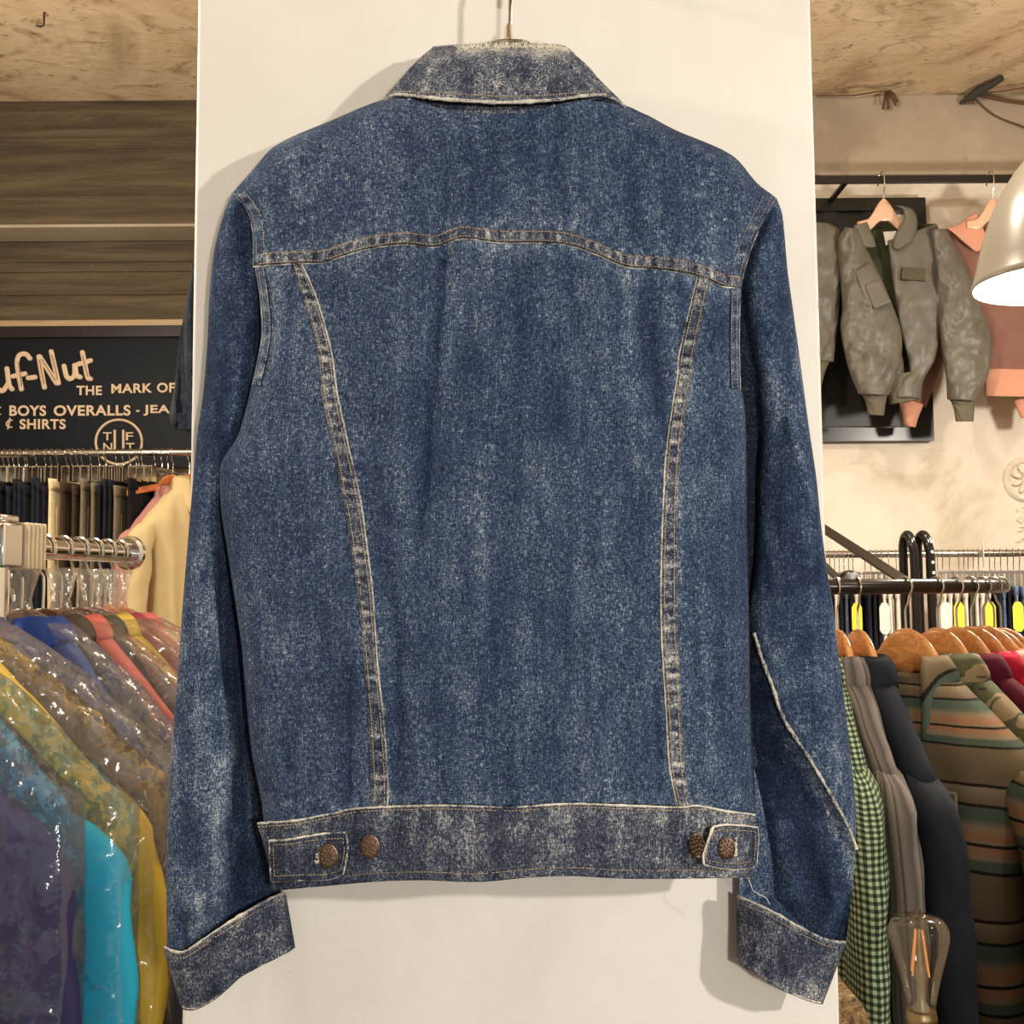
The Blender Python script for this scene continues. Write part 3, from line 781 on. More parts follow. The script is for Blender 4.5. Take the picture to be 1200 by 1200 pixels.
# ------------------------------------------------------------------ generic clothes and hangers
ORD = ['first', 'second', 'third', 'fourth', 'fifth', 'sixth', 'seventh', 'eighth', 'ninth', 'tenth', 'eleventh', 'twelfth', 'thirteenth', 'fourteenth', 'fifteenth', 'sixteenth', 'seventeenth', 'eighteenth', 'nineteenth', 'twentieth', 'twenty-first', 'twenty-second', 'twenty-third', 'twenty-fourth', 'twenty-fifth', 'twenty-sixth', 'twenty-seventh', 'twenty-eighth', 'twenty-ninth', 'thirtieth', 'thirty-first', 'thirty-second', 'thirty-third', 'thirty-fourth']

M_hw = wood('varnished_hanger_wood', srgb(176, 112, 58), srgb(222, 162, 98), .25, (30, 30, 70))
M_hwd = wood('dark_hanger_wood', srgb(62, 30, 18), srgb(104, 54, 30), .3, (30, 30, 70))
M_hwo = wood('orange_hanger_wood', srgb(186, 98, 52), srgb(222, 134, 80), .3, (30, 30, 70))
M_hwp = wood('pale_pink_hanger_wood', srgb(214, 168, 138), srgb(232, 190, 160), .4, (30, 30, 70))

def hook_pts(rr, zs, flip=1):
    r = rr + .0028; pts = []
    for a in range(-25, 231, 15): pts.append((flip * r * math.cos(R(a)), 0, r * math.sin(R(a))))
    pts += [(flip * -.35 * r, 0, -r - .012), (0, 0, -r - .022), (0, 0, zs)]
    return cr(pts, 34)

def wood_hanger(name, label, loc, ang, rr=.0125, W=.20, drop=.075, mat=None, group=None, flip=1, zt=-.078, hm=None, lump=.055, zn=-.118, gW=.23, gd=.12, neck=.06):
    t = thing(name, label, 'hanger', loc, 0, group)
    obj('hook', MB().tube(hook_pts(rr, zt - .004, flip), .0019, 8), hm or M_steel, t, local=True)
    up = []; lo_ = []; n = 20
    for i in range(-n, n + 1):
        x = W * i / n; f = abs(i / n)
        ax_ = abs(x); zz = zn - .016; z = zt + (zz - zt) * (.55 * (1 - math.sqrt(max(0, 1 - min(1, ax_ / neck) ** 2))) + .45 * min(1, ax_ / neck) ** 2) - gd * (max(0, ax_ - neck) / (gW - neck)) ** 1.15; h = lump * max(0, 1 - ax_ / neck * .75) ** 1.2 + .024
        up.append((x, 0, z)); lo_.append((x, 0, z - h))
    mb = MB(); th = .0065; rows = []
    for k, (a, b) in enumerate(zip(up, lo_)):
        a = Vector(a); b = Vector(b); ring = []
        for j in range(16):
            q = 2 * math.pi * j / 16; cy = math.cos(q); sz = math.sin(q)
            p = a.lerp(b, .5 - .5 * (abs(sz) ** .6 * (1 if sz > 0 else -1)))
            ring.append(p + Vector((0, th * (abs(cy) ** .6) * (1 if cy > 0 else -1), 0)))
        rows.append(ring)
    mb.grid(rows, closed=True); nn = 16; b0 = 0
    mb.f.append(tuple(range(nn))); mb.f.append(tuple((len(rows) - 1) * nn + k for k in range(nn)))
    obj('hanger_body', mb, mat or M_hw, t, local=True, angle=60)
    t.rotation_euler = (0, 0, ang)
    return t

def garment(name, label, cat, loc, ang, mat, W=.215, drop=.13, zn=-.105, length=.72, thick=.045, slen=.56, splay=.03, seed=0, collar='shirt', mat_c=None, mat_s=None,
            group=None, fold=.006, srad=.052, collar_h=.05, placket=True, sfwd=0.0, cuffm=None, hem_w=0.0, neck=.06, pocket=False, gap=14, pt=.045):
    """a shirt or jacket as it hangs: local X runs along the shoulders, the front looks to -Y"""
    t = thing(name, label, cat, loc, 0, group)
    n = 64; rows = []; prof = []
    K = 10
    for k in range(K + 1):
        f = k / K; prof.append((neck + (W - neck) * f, .032 + (thick - .032) * f, zn - drop * (f ** 1.15)))
    zt = prof[-1][2]
    prof += [(W + .002, thick, zt - .012), (W - .004, thick * 1.02, zt - .03), (W - .02, thick * 1.05, zt - .07), (W - .035, thick * 1.1, zt - .13)]
    M = 16
    for k in range(1, M + 1):
        f = k / M; prof.append((W - .035 + hem_w * f - .008 * math.sin(f * 3.1), thick * (1.1 + .1 * math.sin(f * 5 + seed)), zt - .13 - (length - drop - .13) * f))
    for i, (rx, ry, z) in enumerate(prof):
        ring = []; dn = max(0, (i - K) / (len(prof) - K))
        for k in range(n):
            a = 2 * math.pi * k / n; c, s = math.cos(a), math.sin(a)
            x = rx * (abs(c) ** .8) * (1 if c > 0 else -1); y = ry * (abs(s) ** .7) * (1 if s > 0 else -1)
            y += fold * (.3 + dn) * (nz(x * 26, seed + z * 2.2, seed) + .5 * math.sin(x * 75 + seed * 3 + z * 3)) * abs(s)
            y += .003 * nz(x * 40, z * 30, seed + 3)
            ring.append((x, y, z + .006 * nz(x * 12, seed, z * 4) * dn))
        rows.append(ring)
    obj('body', MB(cloth=True).grid(rows, closed=True), mat, t, local=True, solid=.0015, angle=180)
    for sg in (-1, 1):
        path = [(sg * (W - .045), .0, zt + .012), (sg * (W - .01), 0, zt - .004), (sg * (W + .018), -.004 - sfwd * .1, zt - .06), (sg * (W + .028 + splay * .3), -.006 - sfwd * .3, zt - .17), (sg * (W + .028 + splay * .7), -.01 - sfwd * .7, zt - .36), (sg * (W + .028 + splay), -.012 - sfwd, zt - slen)]
        pc = cr(path, 34); rows = []; m_ = 22
        for i, p in enumerate(pc):
            f = i / 33; r = srad * (1 - .32 * f); r *= min(1, .35 + f * 6); sy = min(.62, thick / srad * .95)
            ring = []
            for k in range(m_):
                a = 2 * math.pi * k / m_
                rr_ = r * (1 + .16 * nz(math.cos(a) * 1.6 + seed, f * 7 + seed, sg * 3 + math.sin(a) * 1.6) + .05 * math.sin(f * 40 + a * 2 + seed))
                ring.append(p + Vector((rr_ * math.cos(a), rr_ * math.sin(a) * sy, 0)) + Vector((0, 0, -rr_ * .4 * sg * math.cos(a) * max(0, 1 - f * 5))))
            rows.append(ring)
        mb = MB(cloth=True).grid(rows, closed=True); mb.f.append(tuple(range(m_)))
        obj('sleeve', mb, mat_s or mat, t, local=True, solid=.0015, angle=180)
        if cuffm is not None or collar == 'shirt':
            e = pc[-1]; r = srad * .69; sy = min(.62, thick / srad * .95)
            rows = [[e + Vector((r * q * math.cos(2 * math.pi * k / 20), r * q * sy * math.sin(2 * math.pi * k / 20), dz)) for k in range(20)] for q, dz in ((1.06, .006), (1.08, -.004), (1.02, -.052), (.98, -.056), (.8, -.05))]
            obj('cuff', MB(cloth=True).grid(rows, closed=True), cuffm or mat, t, local=True, solid=.0015, angle=180)
    mc = mat_c or mat
    if collar in ('shirt', 'coat'):
        h = collar_h; rows = []; m_ = 40
        A0, A1 = -90 + gap, 270 - gap
        for q in range(9):
            f = q / 8; ring = []
            for k in range(m_):
                a = R(A0 + (A1 - A0) * k / (m_ - 1)); fr = max(0, -math.sin(a)) ** 3
                if f < .35:
                    g = f / .35; rx, ry, z = neck * .98, .036, zn - .006 + h * .75 * g
                else:
                    g = (f - .35) / .65; rx = neck * .98 + (.022 + .03 * fr) * g + .006 * math.sin(g * 3.14); ry = .036 + (.010 + .008 * fr + pt * .30 * fr) * g + .005 * math.sin(g * 3.14); z = zn - .006 + h * .75 - (h * 1.0 + pt * fr) * g
                z += .003 * nz(a * 2, f * 3, seed)
                ring.append((rx * math.cos(a), ry * math.sin(a), z))
            rows.append(ring)
        obj('collar', MB(cloth=True).grid(rows), mc, t, local=True, solid=.0025, angle=180)
    if placket and collar != 'none':
        mb = MB(); rows = []
        for k in range(20):
            f = k / 19; z = zn - .03 - (length - .05) * f
            yy = -(thick * 1.12 + .006) - .002 * math.sin(f * 9 + seed)
            rows.append([(-.016, yy + .006, z), (-.014, yy, z), (.014, yy, z), (.016, yy + .006, z)])
        pl = obj('placket', MB(cloth=True).grid(rows), mat, t, local=True, solid=.002, angle=180)
        for k in range(5):
            obj('button', MB().lathe([(0, -.003), (.0045, -.0032), (.0055, -.001), (.005, .001)], (0, -(thick * 1.12 + .009), zn - .08 - k * .11), 12, 'y'), M_btn, pl, local=True)
    if pocket:
        obj('chest_pocket', MB().box((.09, -(thick * 1.1 + .007), zt - .10), (.10, .006, .115)), mat, t, local=True, bevel=.003)
    t.rotation_euler = (0, 0, ang)
    return t
M_btn = plain('pearl_button', srgb(200, 190, 170), .3)

# trousers on clip hangers
M_j1 = denim('dark_jeans_denim', [(.1, (.004, .005, .009)), (.5, (.012, .015, .026)), (.9, (.06, .07, .09))], blotch=.4)
M_j2 = denim('black_jeans_denim', [(.1, (.004, .004, .005)), (.5, (.011, .011, .014)), (.9, (.05, .05, .055))], blotch=.4)
M_j3 = denim('faded_blue_jeans_denim', [(.1, srgb(40, 56, 88)), (.5, srgb(86, 108, 142)), (.9, srgb(196, 206, 214))], blotch=.7)
M_j4 = cloth('cream_trouser_cloth', srgb(226, 206, 160)); M_j5 = cloth('brown_corduroy', srgb(66, 52, 40)); M_j6 = cloth('khaki_grey_twill', srgb(120, 110, 92)); M_j7 = cloth('white_cloth', srgb(232, 224, 212)); M_j8 = cloth('olive_twill', srgb(74, 74, 54)); M_j9 = cloth('slate_blue_cloth', srgb(78, 84, 104))
M_tagw = plain('white_card', srgb(240, 236, 228), .6); M_tagy = plain('yellow_card', srgb(244, 232, 70), .6)

def make_clip_hanger():
    t = thing('clip_hanger', 'chrome clip hanger', 'hanger')
    h = obj('hook', MB().tube(hook_pts(.0125, -.062), .0019, 7), M_steel, t, local=True)
    obj('bar', MB().tube([(-.165, 0, -.066), (0, 0, -.060), (.165, 0, -.066)], .0028, 7), M_steel, t, local=True)
    for s in (-1, 1):
        mb = MB().box((s * .14, -.0145, -.090), (.032, .003, .056)); mb.box((s * .14, .0145, -.090), (.032, .003, .056)); mb.box((s * .14, 0, -.0655), (.030, .030, .004))
        obj('clip', mb, M_steel, t, smooth=False, local=True)
    return t
def make_trousers():
    t = thing('jeans', 'dark jeans', 'jeans')
    n = 26
    for sg in (-1, 1):
        rows = []
        for i in range(30):
            f = i / 29; z = -.122 - .98 * f
            rx = .092 - .030 * f + .006 * math.sin(f * 3); cx = sg * (.088 - .004 * f)
            ry = .0088 + .002 * math.sin(f * 9 + sg)
            ring = []
            for k in range(n):
                a = 2 * math.pi * k / n; c, s = math.cos(a), math.sin(a)
                x = cx + rx * (abs(c) ** .8) * (1 if c > 0 else -1)
                ring.append((x, ry * (abs(s) ** .6) * (1 if s > 0 else -1) + .0014 * nz(x * 30, z * 9, sg) * min(1, f * 5), z))
            rows.append(ring)
        mb = MB().grid(rows, closed=True); mb.f.append(tuple(29 * n + k for k in range(n)))
        obj('leg', mb, M_j1, t, local=True, angle=180)
    rows = [[((.184 - .002 * q) * (abs(math.cos(2 * math.pi * k / 32)) ** .8) * (1 if math.cos(2 * math.pi * k / 32) > 0 else -1), (.0112 + .0004 * q) * (abs(math.sin(2 * math.pi * k / 32)) ** .6) * (1 if math.sin(2 * math.pi * k / 32) > 0 else -1), -.104 - .013 * q) for k in range(32)] for q in range(4)]
    obj('waistband', MB().grid(rows, closed=True), M_j1, t, local=True, solid=.001, angle=180)
    for s in (-1, 1): obj('back_pocket', MB().prism([(s * .09 + x, -.0105, z) for x, z in ((-.06, -.20), (.06, -.20), (.06, -.31), (0, -.335), (-.06, -.31))], (0, -.0015, 0)), M_j1, t, local=True, smooth=False)
    return t

def arm_tag(root, mat, z=-.14, x=-.17, y=0.0, w=.045, h=.10):
    """a swing tag tied to the thing's front edge"""
    mb = MB().prism([(x - .003, y - w / 2 + .008, z - .03), (x - .003, y - w / 2, z - .045), (x - .003, y - w / 2, z - h), (x - .003, y - w / 2 + .008, z - h - .012), (x - .003, y + w / 2 - .008, z - h - .012), (x - .003, y + w / 2, z - h), (x - .003, y + w / 2, z - .045), (x - .003, y + w / 2 - .008, z - .03)], (-.0012, 0, 0))
    mb.tube([(x + .008, y, z + .0), (x - .0036, y, z - .04)], .0006, 5)
    o = obj('price_tag', mb, mat, None, smooth=False, local=True); o.parent = root
    return o

# ------------------------------------------------------------------ left: the painted sign
SD = 4.12
sg = thing('painted_shop_sign', 'black painted sign board with cream hand lettering below the dark beam', 'sign', P(100, 545, SD))
mb = MB(); a = P(-150, 383.5, SD); b = P(320, 545, SD)
fill_box(mb, a.x, -.006, SD, SD + .1, b.z, a.z)
M_sign = plain('black_sign_paint', (.009, .011, .015), .5, 0, .35, 4, Specular_IOR_Level=.12)
M_let = cloth('cream_letter_paint', srgb(208, 184, 156), .12, 40, .6)
M_letd = plain('brown_letter_shade', srgb(140, 110, 86), .6)
obj('board', mb, M_sign, sg, smooth=False)
a2 = P(-150, 384, SD - .012); b2 = P(320, 394, SD - .012)
obj('top_batten', fill_box(MB(), a2.x, -.007, SD - .022, SD - .001, b2.z, a2.z - .002), M_black, sg, smooth=False)
def strokes(lines, r, d, name, mat, parent, flat=.25):
    mb = MB()
    for ln in lines:
        pts = cr([(x, y, 0) for x, y in ln], max(4, len(ln) * 7)) if len(ln) > 2 else [Vector((*ln[0], 0)), Vector((*ln[0], 0)).lerp(Vector((*ln[1], 0)), .5), Vector((*ln[1], 0))]
        q = [P(p.x, p.y, d) for p in pts]; n = 12; rows = []
        for i, c in enumerate(q):
            tg = (q[min(i + 1, len(q) - 1)] - q[max(i - 1, 0)]).normalized(); sd = Vector((-tg.z, 0, tg.x))
            rows.append([c + sd * r * math.cos(2 * math.pi * k / n) + Vector((0, -.004, 0)) * math.sin(2 * math.pi * k / n) for k in range(n)])
        mb.grid(rows, closed=True)
        for c, row in ((q[0], rows[0]), (q[-1], rows[-1])): # rounded ends
            mb.lathe([(.0001, -.0042), (r * .8, -.0036), (r, -.0005), (r, .003)], c, 14, 'y')
    return obj(name, mb, mat, parent)
TUF = [[(-6, 437), (-3, 455), (3, 458), (9, 450)], [(8, 432), (11, 452), (14, 456)], [(35, 420), (30, 415), (23, 416), (20, 423), (22, 440), (25, 456)], [(15, 441), (29, 438)], [(33, 443), (41, 442)],
       [(45.5, 418), (48.5, 436), (52, 454)], [(46.5, 418), (56, 433), (66, 449)], [(60, 412), (64, 430), (68.5, 449)], [(75, 429), (78, 441), (82, 444), (87, 440), (87.5, 428)], [(88, 429), (90, 440), (94, 442)], [(96.5, 413), (100, 430), (103, 443), (106, 444)], [(91, 427), (106, 422.5)]]
strokes(TUF, .0098, SD - .003, 'script_lettering', M_let, sg)
for ln in ([(46.5, 422), (49.5, 438), (52, 450)], [(61, 416), (65, 432), (67.5, 445)], [(49, 421), (57, 433), (65, 446)], [(22, 424), (24, 440), (25.5, 452)], [(97, 417), (100.5, 431), (103, 441)]): strokes([ln], .0016, SD - .0068, 'script_shading', M_letd, sg)
def text_px(s, x0, y0, x1, y1, d, mat, parent, name='block_lettering', slope=0.0, depth=.006, bold=.03):
    cu = bpy.data.curves.new('t', 'FONT'); cu.body = s; cu.extrude = .05; cu.offset = bold; cu.space_character = 1.08
    o = bpy.data.objects.new('t', cu); col.objects.link(o); bpy.context.view_layer.update()
    dg = bpy.context.evaluated_depsgraph_get(); me = bpy.data.meshes.new_from_object(o.evaluated_get(dg))
    X = [v.co.x for v in me.vertices]; Y = [v.co.y for v in me.vertices]
    ax, bx, ay, by = min(X), max(X), min(Y), max(Y); mb = MB()
    mb.add([P(x0 + (v.co.x - ax) / (bx - ax) * (x1 - x0), y1 - (v.co.y - ay) / (by - ay) * (y1 - y0) - slope * (v.co.x - ax) / (bx - ax), d - (depth if v.co.z > 0 else 0)) for v in me.vertices], [tuple(p.vertices) for p in me.polygons])
    bpy.data.objects.remove(o); bpy.data.curves.remove(cu); bpy.data.meshes.remove(me)
    return obj(name, mb, mat, parent, smooth=False)
td = SD + .001
text_px('THE', 89.5, 452, 119.5, 463, td, M_let, sg); text_px('MARK', 130.5, 450, 178.5, 461, td, M_let, sg, slope=1); text_px('OF', 184, 448.5, 205, 460, td, M_let, sg)
text_px('BOYS', 11, 475, 54, 487.5, td, M_let, sg); text_px('OVERALLS', 63, 475, 153, 487.5, td, M_let, sg, slope=.5); text_px('-', 159.5, 480.5, 163.5, 482.5, td, M_let, sg); text_px('JEA', 168, 474.5, 199, 487, td, M_let, sg)
text_px('SHIRTS', 23, 491, 77, 503, td, M_let, sg)
for ox, oy in ((-3.5, 481.5), (10, 496.5)):
    strokes([[(ox + 4, oy - 4), (ox, oy - 3.4), (ox - 2.4, oy + .5), (ox, oy + 4), (ox + 4, oy + 4)], [(ox + 1.8, oy - 6), (ox - .6, oy + 6)]], .0030, SD - .001, 'ampersand_mark', M_let, sg)
cc = (139.3, 518)
strokes([[(cc[0] + 27 * math.cos(2 * math.pi * k / 36), cc[1] + 26 * math.sin(2 * math.pi * k / 36)) for k in range(37)], [(134.5, 505), (134.5, 531)], [(144.5, 505), (144.5, 531)]], .0050, SD - .002, 'round_emblem', M_let, sg)
text_px('T', 120.5, 506.5, 131, 516, td, M_let, sg, 'emblem_letter', bold=.01); text_px('N', 121, 519, 131.5, 529, td, M_let, sg, 'emblem_letter', bold=.01)
text_px('F', 147.5, 506.5, 156, 516, td, M_let, sg, 'emblem_letter', bold=.01); text_px('T', 147.5, 519, 157.5, 529, td, M_let, sg, 'emblem_letter', bold=.01)

# bent nail in the ceiling
def on_ceiling(px, py):
    q = P(px, py, 1.0); return P(px, py, (ZC - 1.5) / (q.z - 1.5))
c = on_ceiling(52, 14)
nail = obj('ceiling_hook', MB().tube([c, c + Vector((0, 0, -.03)), c + Vector((0, 0, -.045)), c + Vector((-.012, 0, -.05)), c + Vector((-.024, -.004, -.047))], .003, 7), M_black)
tag(nail, 'small bent rusty hook in the stained ceiling above the dark beam', 'hook')

# ------------------------------------------------------------------ left: far rail with trousers
RD = 3.80
zr_ = (P(0, 531.5, RD).z + P(225, 530.5, RD).z) / 2
fr = thing('clothes_rail', 'long steel garment rail of trousers in front of the black sign', 'clothes rail', (P(110, 530, RD).x, RD, 0))
xa, xb = -2.55, -.36
obj('rail', MB().tube([(xa, RD, zr_), (xb, RD, zr_)], .0125, 14), M_steel, fr)
for x in (xa, xb):
    obj('post', MB().tube([(x, RD, .02), (x, RD, zr_)], .015, 12), M_steel, fr); obj('foot', MB().box((x, RD, .012), (.04, .5, .022)), M_steel, fr, bevel=.004)
clip0 = make_clip_hanger(); jean0 = make_trousers()
PJ = [5, 11, 16.5, 22.5, 30, 43, 54, 60.5, 68, 79, 84.5, 91, 97, 107, 117, 125, 137, 145, 153, 160, 167, 182]
mats = {'n': M_j1, 'k': M_j2, 'c': M_j4, 'b': M_j5, 'g': M_j6, 'o': M_j8, 's': M_j9, 'w': M_j7}
colr = 'nnnnknknknnkcbbggknkgk'
nm = {'n': 'dark navy', 'k': 'black', 'c': 'cream', 'b': 'brown corduroy', 'g': 'khaki grey', 'o': 'olive', 's': 'slate blue', 'w': 'white'}
names = {'n': 'jeans', 'k': 'jeans', 'c': 'trousers', 'b': 'trousers', 'g': 'trousers'}
first = True; lastx = -9
N_ = len(PJ)
angs = []
for i, px in enumerate(PJ):
    x = P(px, 531, RD).x; ang = R(90 + 12 * nz(px / 60, .3) - 8)
    k = N_ - i
    lab = 'chrome clip hanger under the black sign, %s hook from the beige coat' % ORD[k - 1]
    if first: h = clip0; h.location = (x, RD, zr_); h.rotation_euler = (0, 0, ang); h['label'] = lab; h['group'] = 'clip hangers under the black sign'
    else: h = dup(clip0, (x, RD, zr_), ang, lab, 'clip hangers under the black sign')
    cl = colr[i]; lab = '%s %s edge-on under the black sign, %s pair from the beige coat' % (nm[cl], names[cl], ORD[k - 1])
    if first: j = jean0; j.location = (x, RD, zr_); j.rotation_euler = (0, 0, ang); j['label'] = lab; j['group'] = 'trousers under the black sign'
    else:
        j = dup(jean0, (x, RD, zr_ - .012 * (i % 3) - .02 * abs(nz(px, 1.7))), ang, lab, 'trousers under the black sign', swap={M_j1.name: mats[cl]})
        if cl not in 'nk': j.name = 'trousers'; j['category'] = 'trousers'
    first = False
extra = [(32.5, 29), (124, 0), (163, 0), (190, 0), (197, 0)]
for i, (px, _) in enumerate(extra):
    dup(clip0, (P(px, 531, RD).x + .0, RD, zr_), R(90 + 12 * nz(px / 60, .3) - 8), 'bare chrome clip hanger under the black sign, %s bare one from the frame edge' % ORD[i], 'bare clip hangers')
# beige coat and a mauve coat at the end of the rail
M_bei = cloth('beige_gabardine', srgb(216, 194, 146), .12, 20, .75); M_mau = cloth('faded_pink_cloth', srgb(186, 132, 124), .2, 14, .8)
xc = P(222, 531, RD).x
wood_hanger('coat_hanger', 'orange wooden hanger inside the beige coat on the far rail', (xc, RD, zr_), R(64), W=.165, mat=M_hwo, zn=-.128, gd=.14, gW=.205)
garment('coat', 'beige coat with a pointed collar on the far rail beside the white pillar', 'coat', (xc, RD, zr_), R(64), M_bei, W=.205, drop=.13, zn=-.125, length=.95, thick=.055, collar='coat', collar_h=.06, seed=3, fold=.024, slen=.6, srad=.055, gap=30, pt=.14)
xc2 = P(203, 531, RD).x
wood_hanger('coat_hanger', 'reddish wooden hanger sticking out beside the beige coat collar', (xc2, RD - .0, zr_), R(58), W=.19, mat=M_hwo, zn=-.10, gd=.06, gW=.3)
garment('coat', 'faded pink coat half hidden behind the beige coat', 'coat', (xc2, RD, zr_), R(68), M_mau, W=.205, drop=.13, zn=-.15, length=.9, thick=.028, collar='coat', seed=5, fold=.004, srad=.045, placket=False)

# dark jeans hanging behind the pillar's edge
M_hj = denim('blackish_blue_denim', [(.1, (.006, .008, .014)), (.5, (.020, .028, .046)), (.9, (.12, .14, .17))], blotch=.6)
hj = thing('hanging_jeans', 'blackish blue jeans leg hanging high beside the white pillar in front of the sign', 'jeans', P(225, 400, 2.3))
obj('leg', puff([(228, 296), (219, 350), (210, 400), (205, 450), (199, 488), (205, 502)], [(262, 296), (252, 350), (250, 400), (246, 450), (240, 488), (240, 507)], 2.3, .030, .030, 60, 16, lambda x, y, u, v: -.016 * math.cos((x - 222) * .35) + .006 * fbm(x / 6, y / 14, 3), caps=True), M_hj, hj, angle=180)
obj('leg', puff([(240, 300), (240, 400), (238, 470), (238, 515)], [(280, 300), (285, 400), (280, 470), (276, 515)], 2.34, .025, .025, 40, 16, caps=True), M_hj, hj, angle=180)
obj('turn_up', puff([(198, 484), (200, 496), (206, 504)], [(243, 486), (243, 498), (241, 508)], 2.3, .034, .034, 14, 16, lambda x, y, u, v: .006 * fbm(x / 4, y / 6, 8)), M_hj, hj, angle=180)
a = P(268, 300, 2.32)
obj('waist', MB().box((a.x, a.y, a.z + .12), (.09, .03, .30)), M_hj, hj, bevel=.01)
obj('hanging_strap', MB().tube([(a.x, a.y, a.z + .25), (a.x, a.y, ZC)], .004, 8), M_black, hj)

# ------------------------------------------------------------------ left: near chrome rack with clothes in clear film
A_ = P(36, 641.5, 1.5); DV = Vector((.25, 1, 0)); RZ = A_.z
def rp(s): return Vector((A_.x + .25 * s, A_.y + s, RZ))
un = DV.normalized(); nr = thing('chrome_garment_rack', 'shiny chrome garment rack with ribbed joint carrying clothes in clear film', 'clothes rack', (rp(-.06).x, rp(-.06).y, 0))
obj('rail', MB().tube([rp(-.95), rp(-.3), rp(.225)], .0165, 24), M_chrome, nr)
ms = MB()
for s_ in [-.01 + .019 * k for k in range(12)]:  # hook tops lying over the rail are the hangers' own; here the worn rings of the tube
    pass
e = rp(.228); ax = un
def disc_ring(mb, c, ax, r0, r1, th, n=32):
    up = Vector((0, 0, 1)); sd = ax.cross(up); vs = []; fs = []
    prof = [(r0, -th), (r1 - .004, -th), (r1, -th * .4), (r1, th * .4), (r1 - .004, th), (r0, th)]
    for r, z in prof:
        for k in range(n):
            a = 2 * math.pi * k / n; vs.append(c + ax * z + (sd * math.cos(a) + up * math.sin(a)) * r)
    for i in range(len(prof)):
        j = (i + 1) % len(prof)
        for k in range(n): l = (k + 1) % n; fs.append((i * n + k, i * n + l, j * n + l, j * n + k))
    return mb.add(vs, fs)
obj('end_flange', disc_ring(MB(), e, ax, .0001, .0275, .008), M_chrome, nr, angle=35)
rot = Matrix(((un.x, -un.y, 0), (un.y, un.x, 0), (0, 0, 1)))
M_rib = plain('ribbed_cream_plastic', srgb(196, 178, 150), .35, .2)
j = rp(-.022); mb = MB().box(j, (.040, .052, .062), rot)
for k in range(5): mb.box(j + un * (-.017 + .0085 * k), (.004, .057, .064), rot)
obj('joint', mb, M_rib, nr, bevel=.0015)
pp = rp(-.062)
obj('post_head', MB().box(pp, (.040, .048, .060), rot), M_chrome, nr, bevel=.004)
mb = MB().box(pp + Vector((0, 0, .036)), (.036, .036, .010), rot)
obj('post_cap', mb, M_chrome, nr, bevel=.003)
obj('post', MB().tube([(pp.x, pp.y, .03), (pp.x, pp.y, RZ - .02)], .0155, 20), M_chrome, nr)
obj('foot', MB().box((pp.x, pp.y, .015), (.05, .7, .03), rot), M_chrome, nr, bevel=.004)

def film(name, tint=(1, 1, 1), seed=0.0, k=1.0):
    t = NT(name); v = t.coord((1, 1, 1))
    ge = t.n('ShaderNodeNewGeometry'); vm = ge.outputs['Normal']
    for scl, am, det in ((26, 1.5, 3), (90, .9, 2)):
        q = t.n('ShaderNodeTexNoise'); q.inputs['Scale'].default_value = scl; q.inputs['Detail'].default_value = det; q.inputs['Roughness'].default_value = .6; q.inputs['Distortion'].default_value = 1.2; t.l(v, q.inputs['Vector'])
        s1 = t.n('ShaderNodeVectorMath', operation='SUBTRACT'); t.l(q.outputs['Color'], s1.inputs[0]); s1.inputs[1].default_value = (.5, .5, .5)
        s2 = t.n('ShaderNodeVectorMath', operation='SCALE'); t.l(s1.outputs[0], s2.inputs[0]); s2.inputs['Scale'].default_value = am
        s3 = t.n('ShaderNodeVectorMath', operation='ADD'); t.l(vm, s3.inputs[0]); t.l(s2.outputs[0], s3.inputs[1]); vm = s3.outputs[0]
    s4 = t.n('ShaderNodeVectorMath', operation='NORMALIZE'); t.l(vm, s4.inputs[0]); b = s4.outputs[0]
    g = t.n('ShaderNodeBsdfGlossy'); g.inputs['Roughness'].default_value = .19; g.inputs['Color'].default_value = (1, .97, .92, 1); t.l(b, g.inputs['Normal'])
    tr = t.n('ShaderNodeBsdfTransparent'); tr.inputs['Color'].default_value = (*[.975 * x for x in tint], 1)
    df = t.n('ShaderNodeBsdfTranslucent'); df.inputs['Color'].default_value = (.8, .76, .70, 1)
    df2 = t.n('ShaderNodeBsdfDiffuse'); df2.inputs['Color'].default_value = (.8, .76, .70, 1); t.l(b, df2.inputs['Normal'])
    m0 = t.n('ShaderNodeMixShader'); t.l(df.outputs[0], m0.inputs[1]); t.l(df2.outputs[0], m0.inputs[2])
    m1 = t.n('ShaderNodeMixShader'); m1.inputs[0].default_value = .05 * k
    t.l(tr.outputs[0], m1.inputs[1]); t.l(m0.outputs[0], m1.inputs[2])
    fr_ = t.n('ShaderNodeFresnel'); fr_.inputs['IOR'].default_value = 1.38; t.l(b, fr_.inputs['Normal'])
    m2 = t.n('ShaderNodeMixShader'); t.l(t.math('ADD', t.math('MULTIPLY', fr_.outputs[0], .55), .06, True), m2.inputs[0])
    t.l(m1.outputs[0], m2.inputs[1]); t.l(g.outputs[0], m2.inputs[2]); t.l(m2.outputs[0], t.out.inputs[0])
    return t.m
M_film = film('clear_film', k=.6); M_film3 = film('milky_film', k=2.2); M_film2 = film('bluish_film', (.86, .92, 1), k=1.4)
sc.cycles.transparent_max_bounces = 40

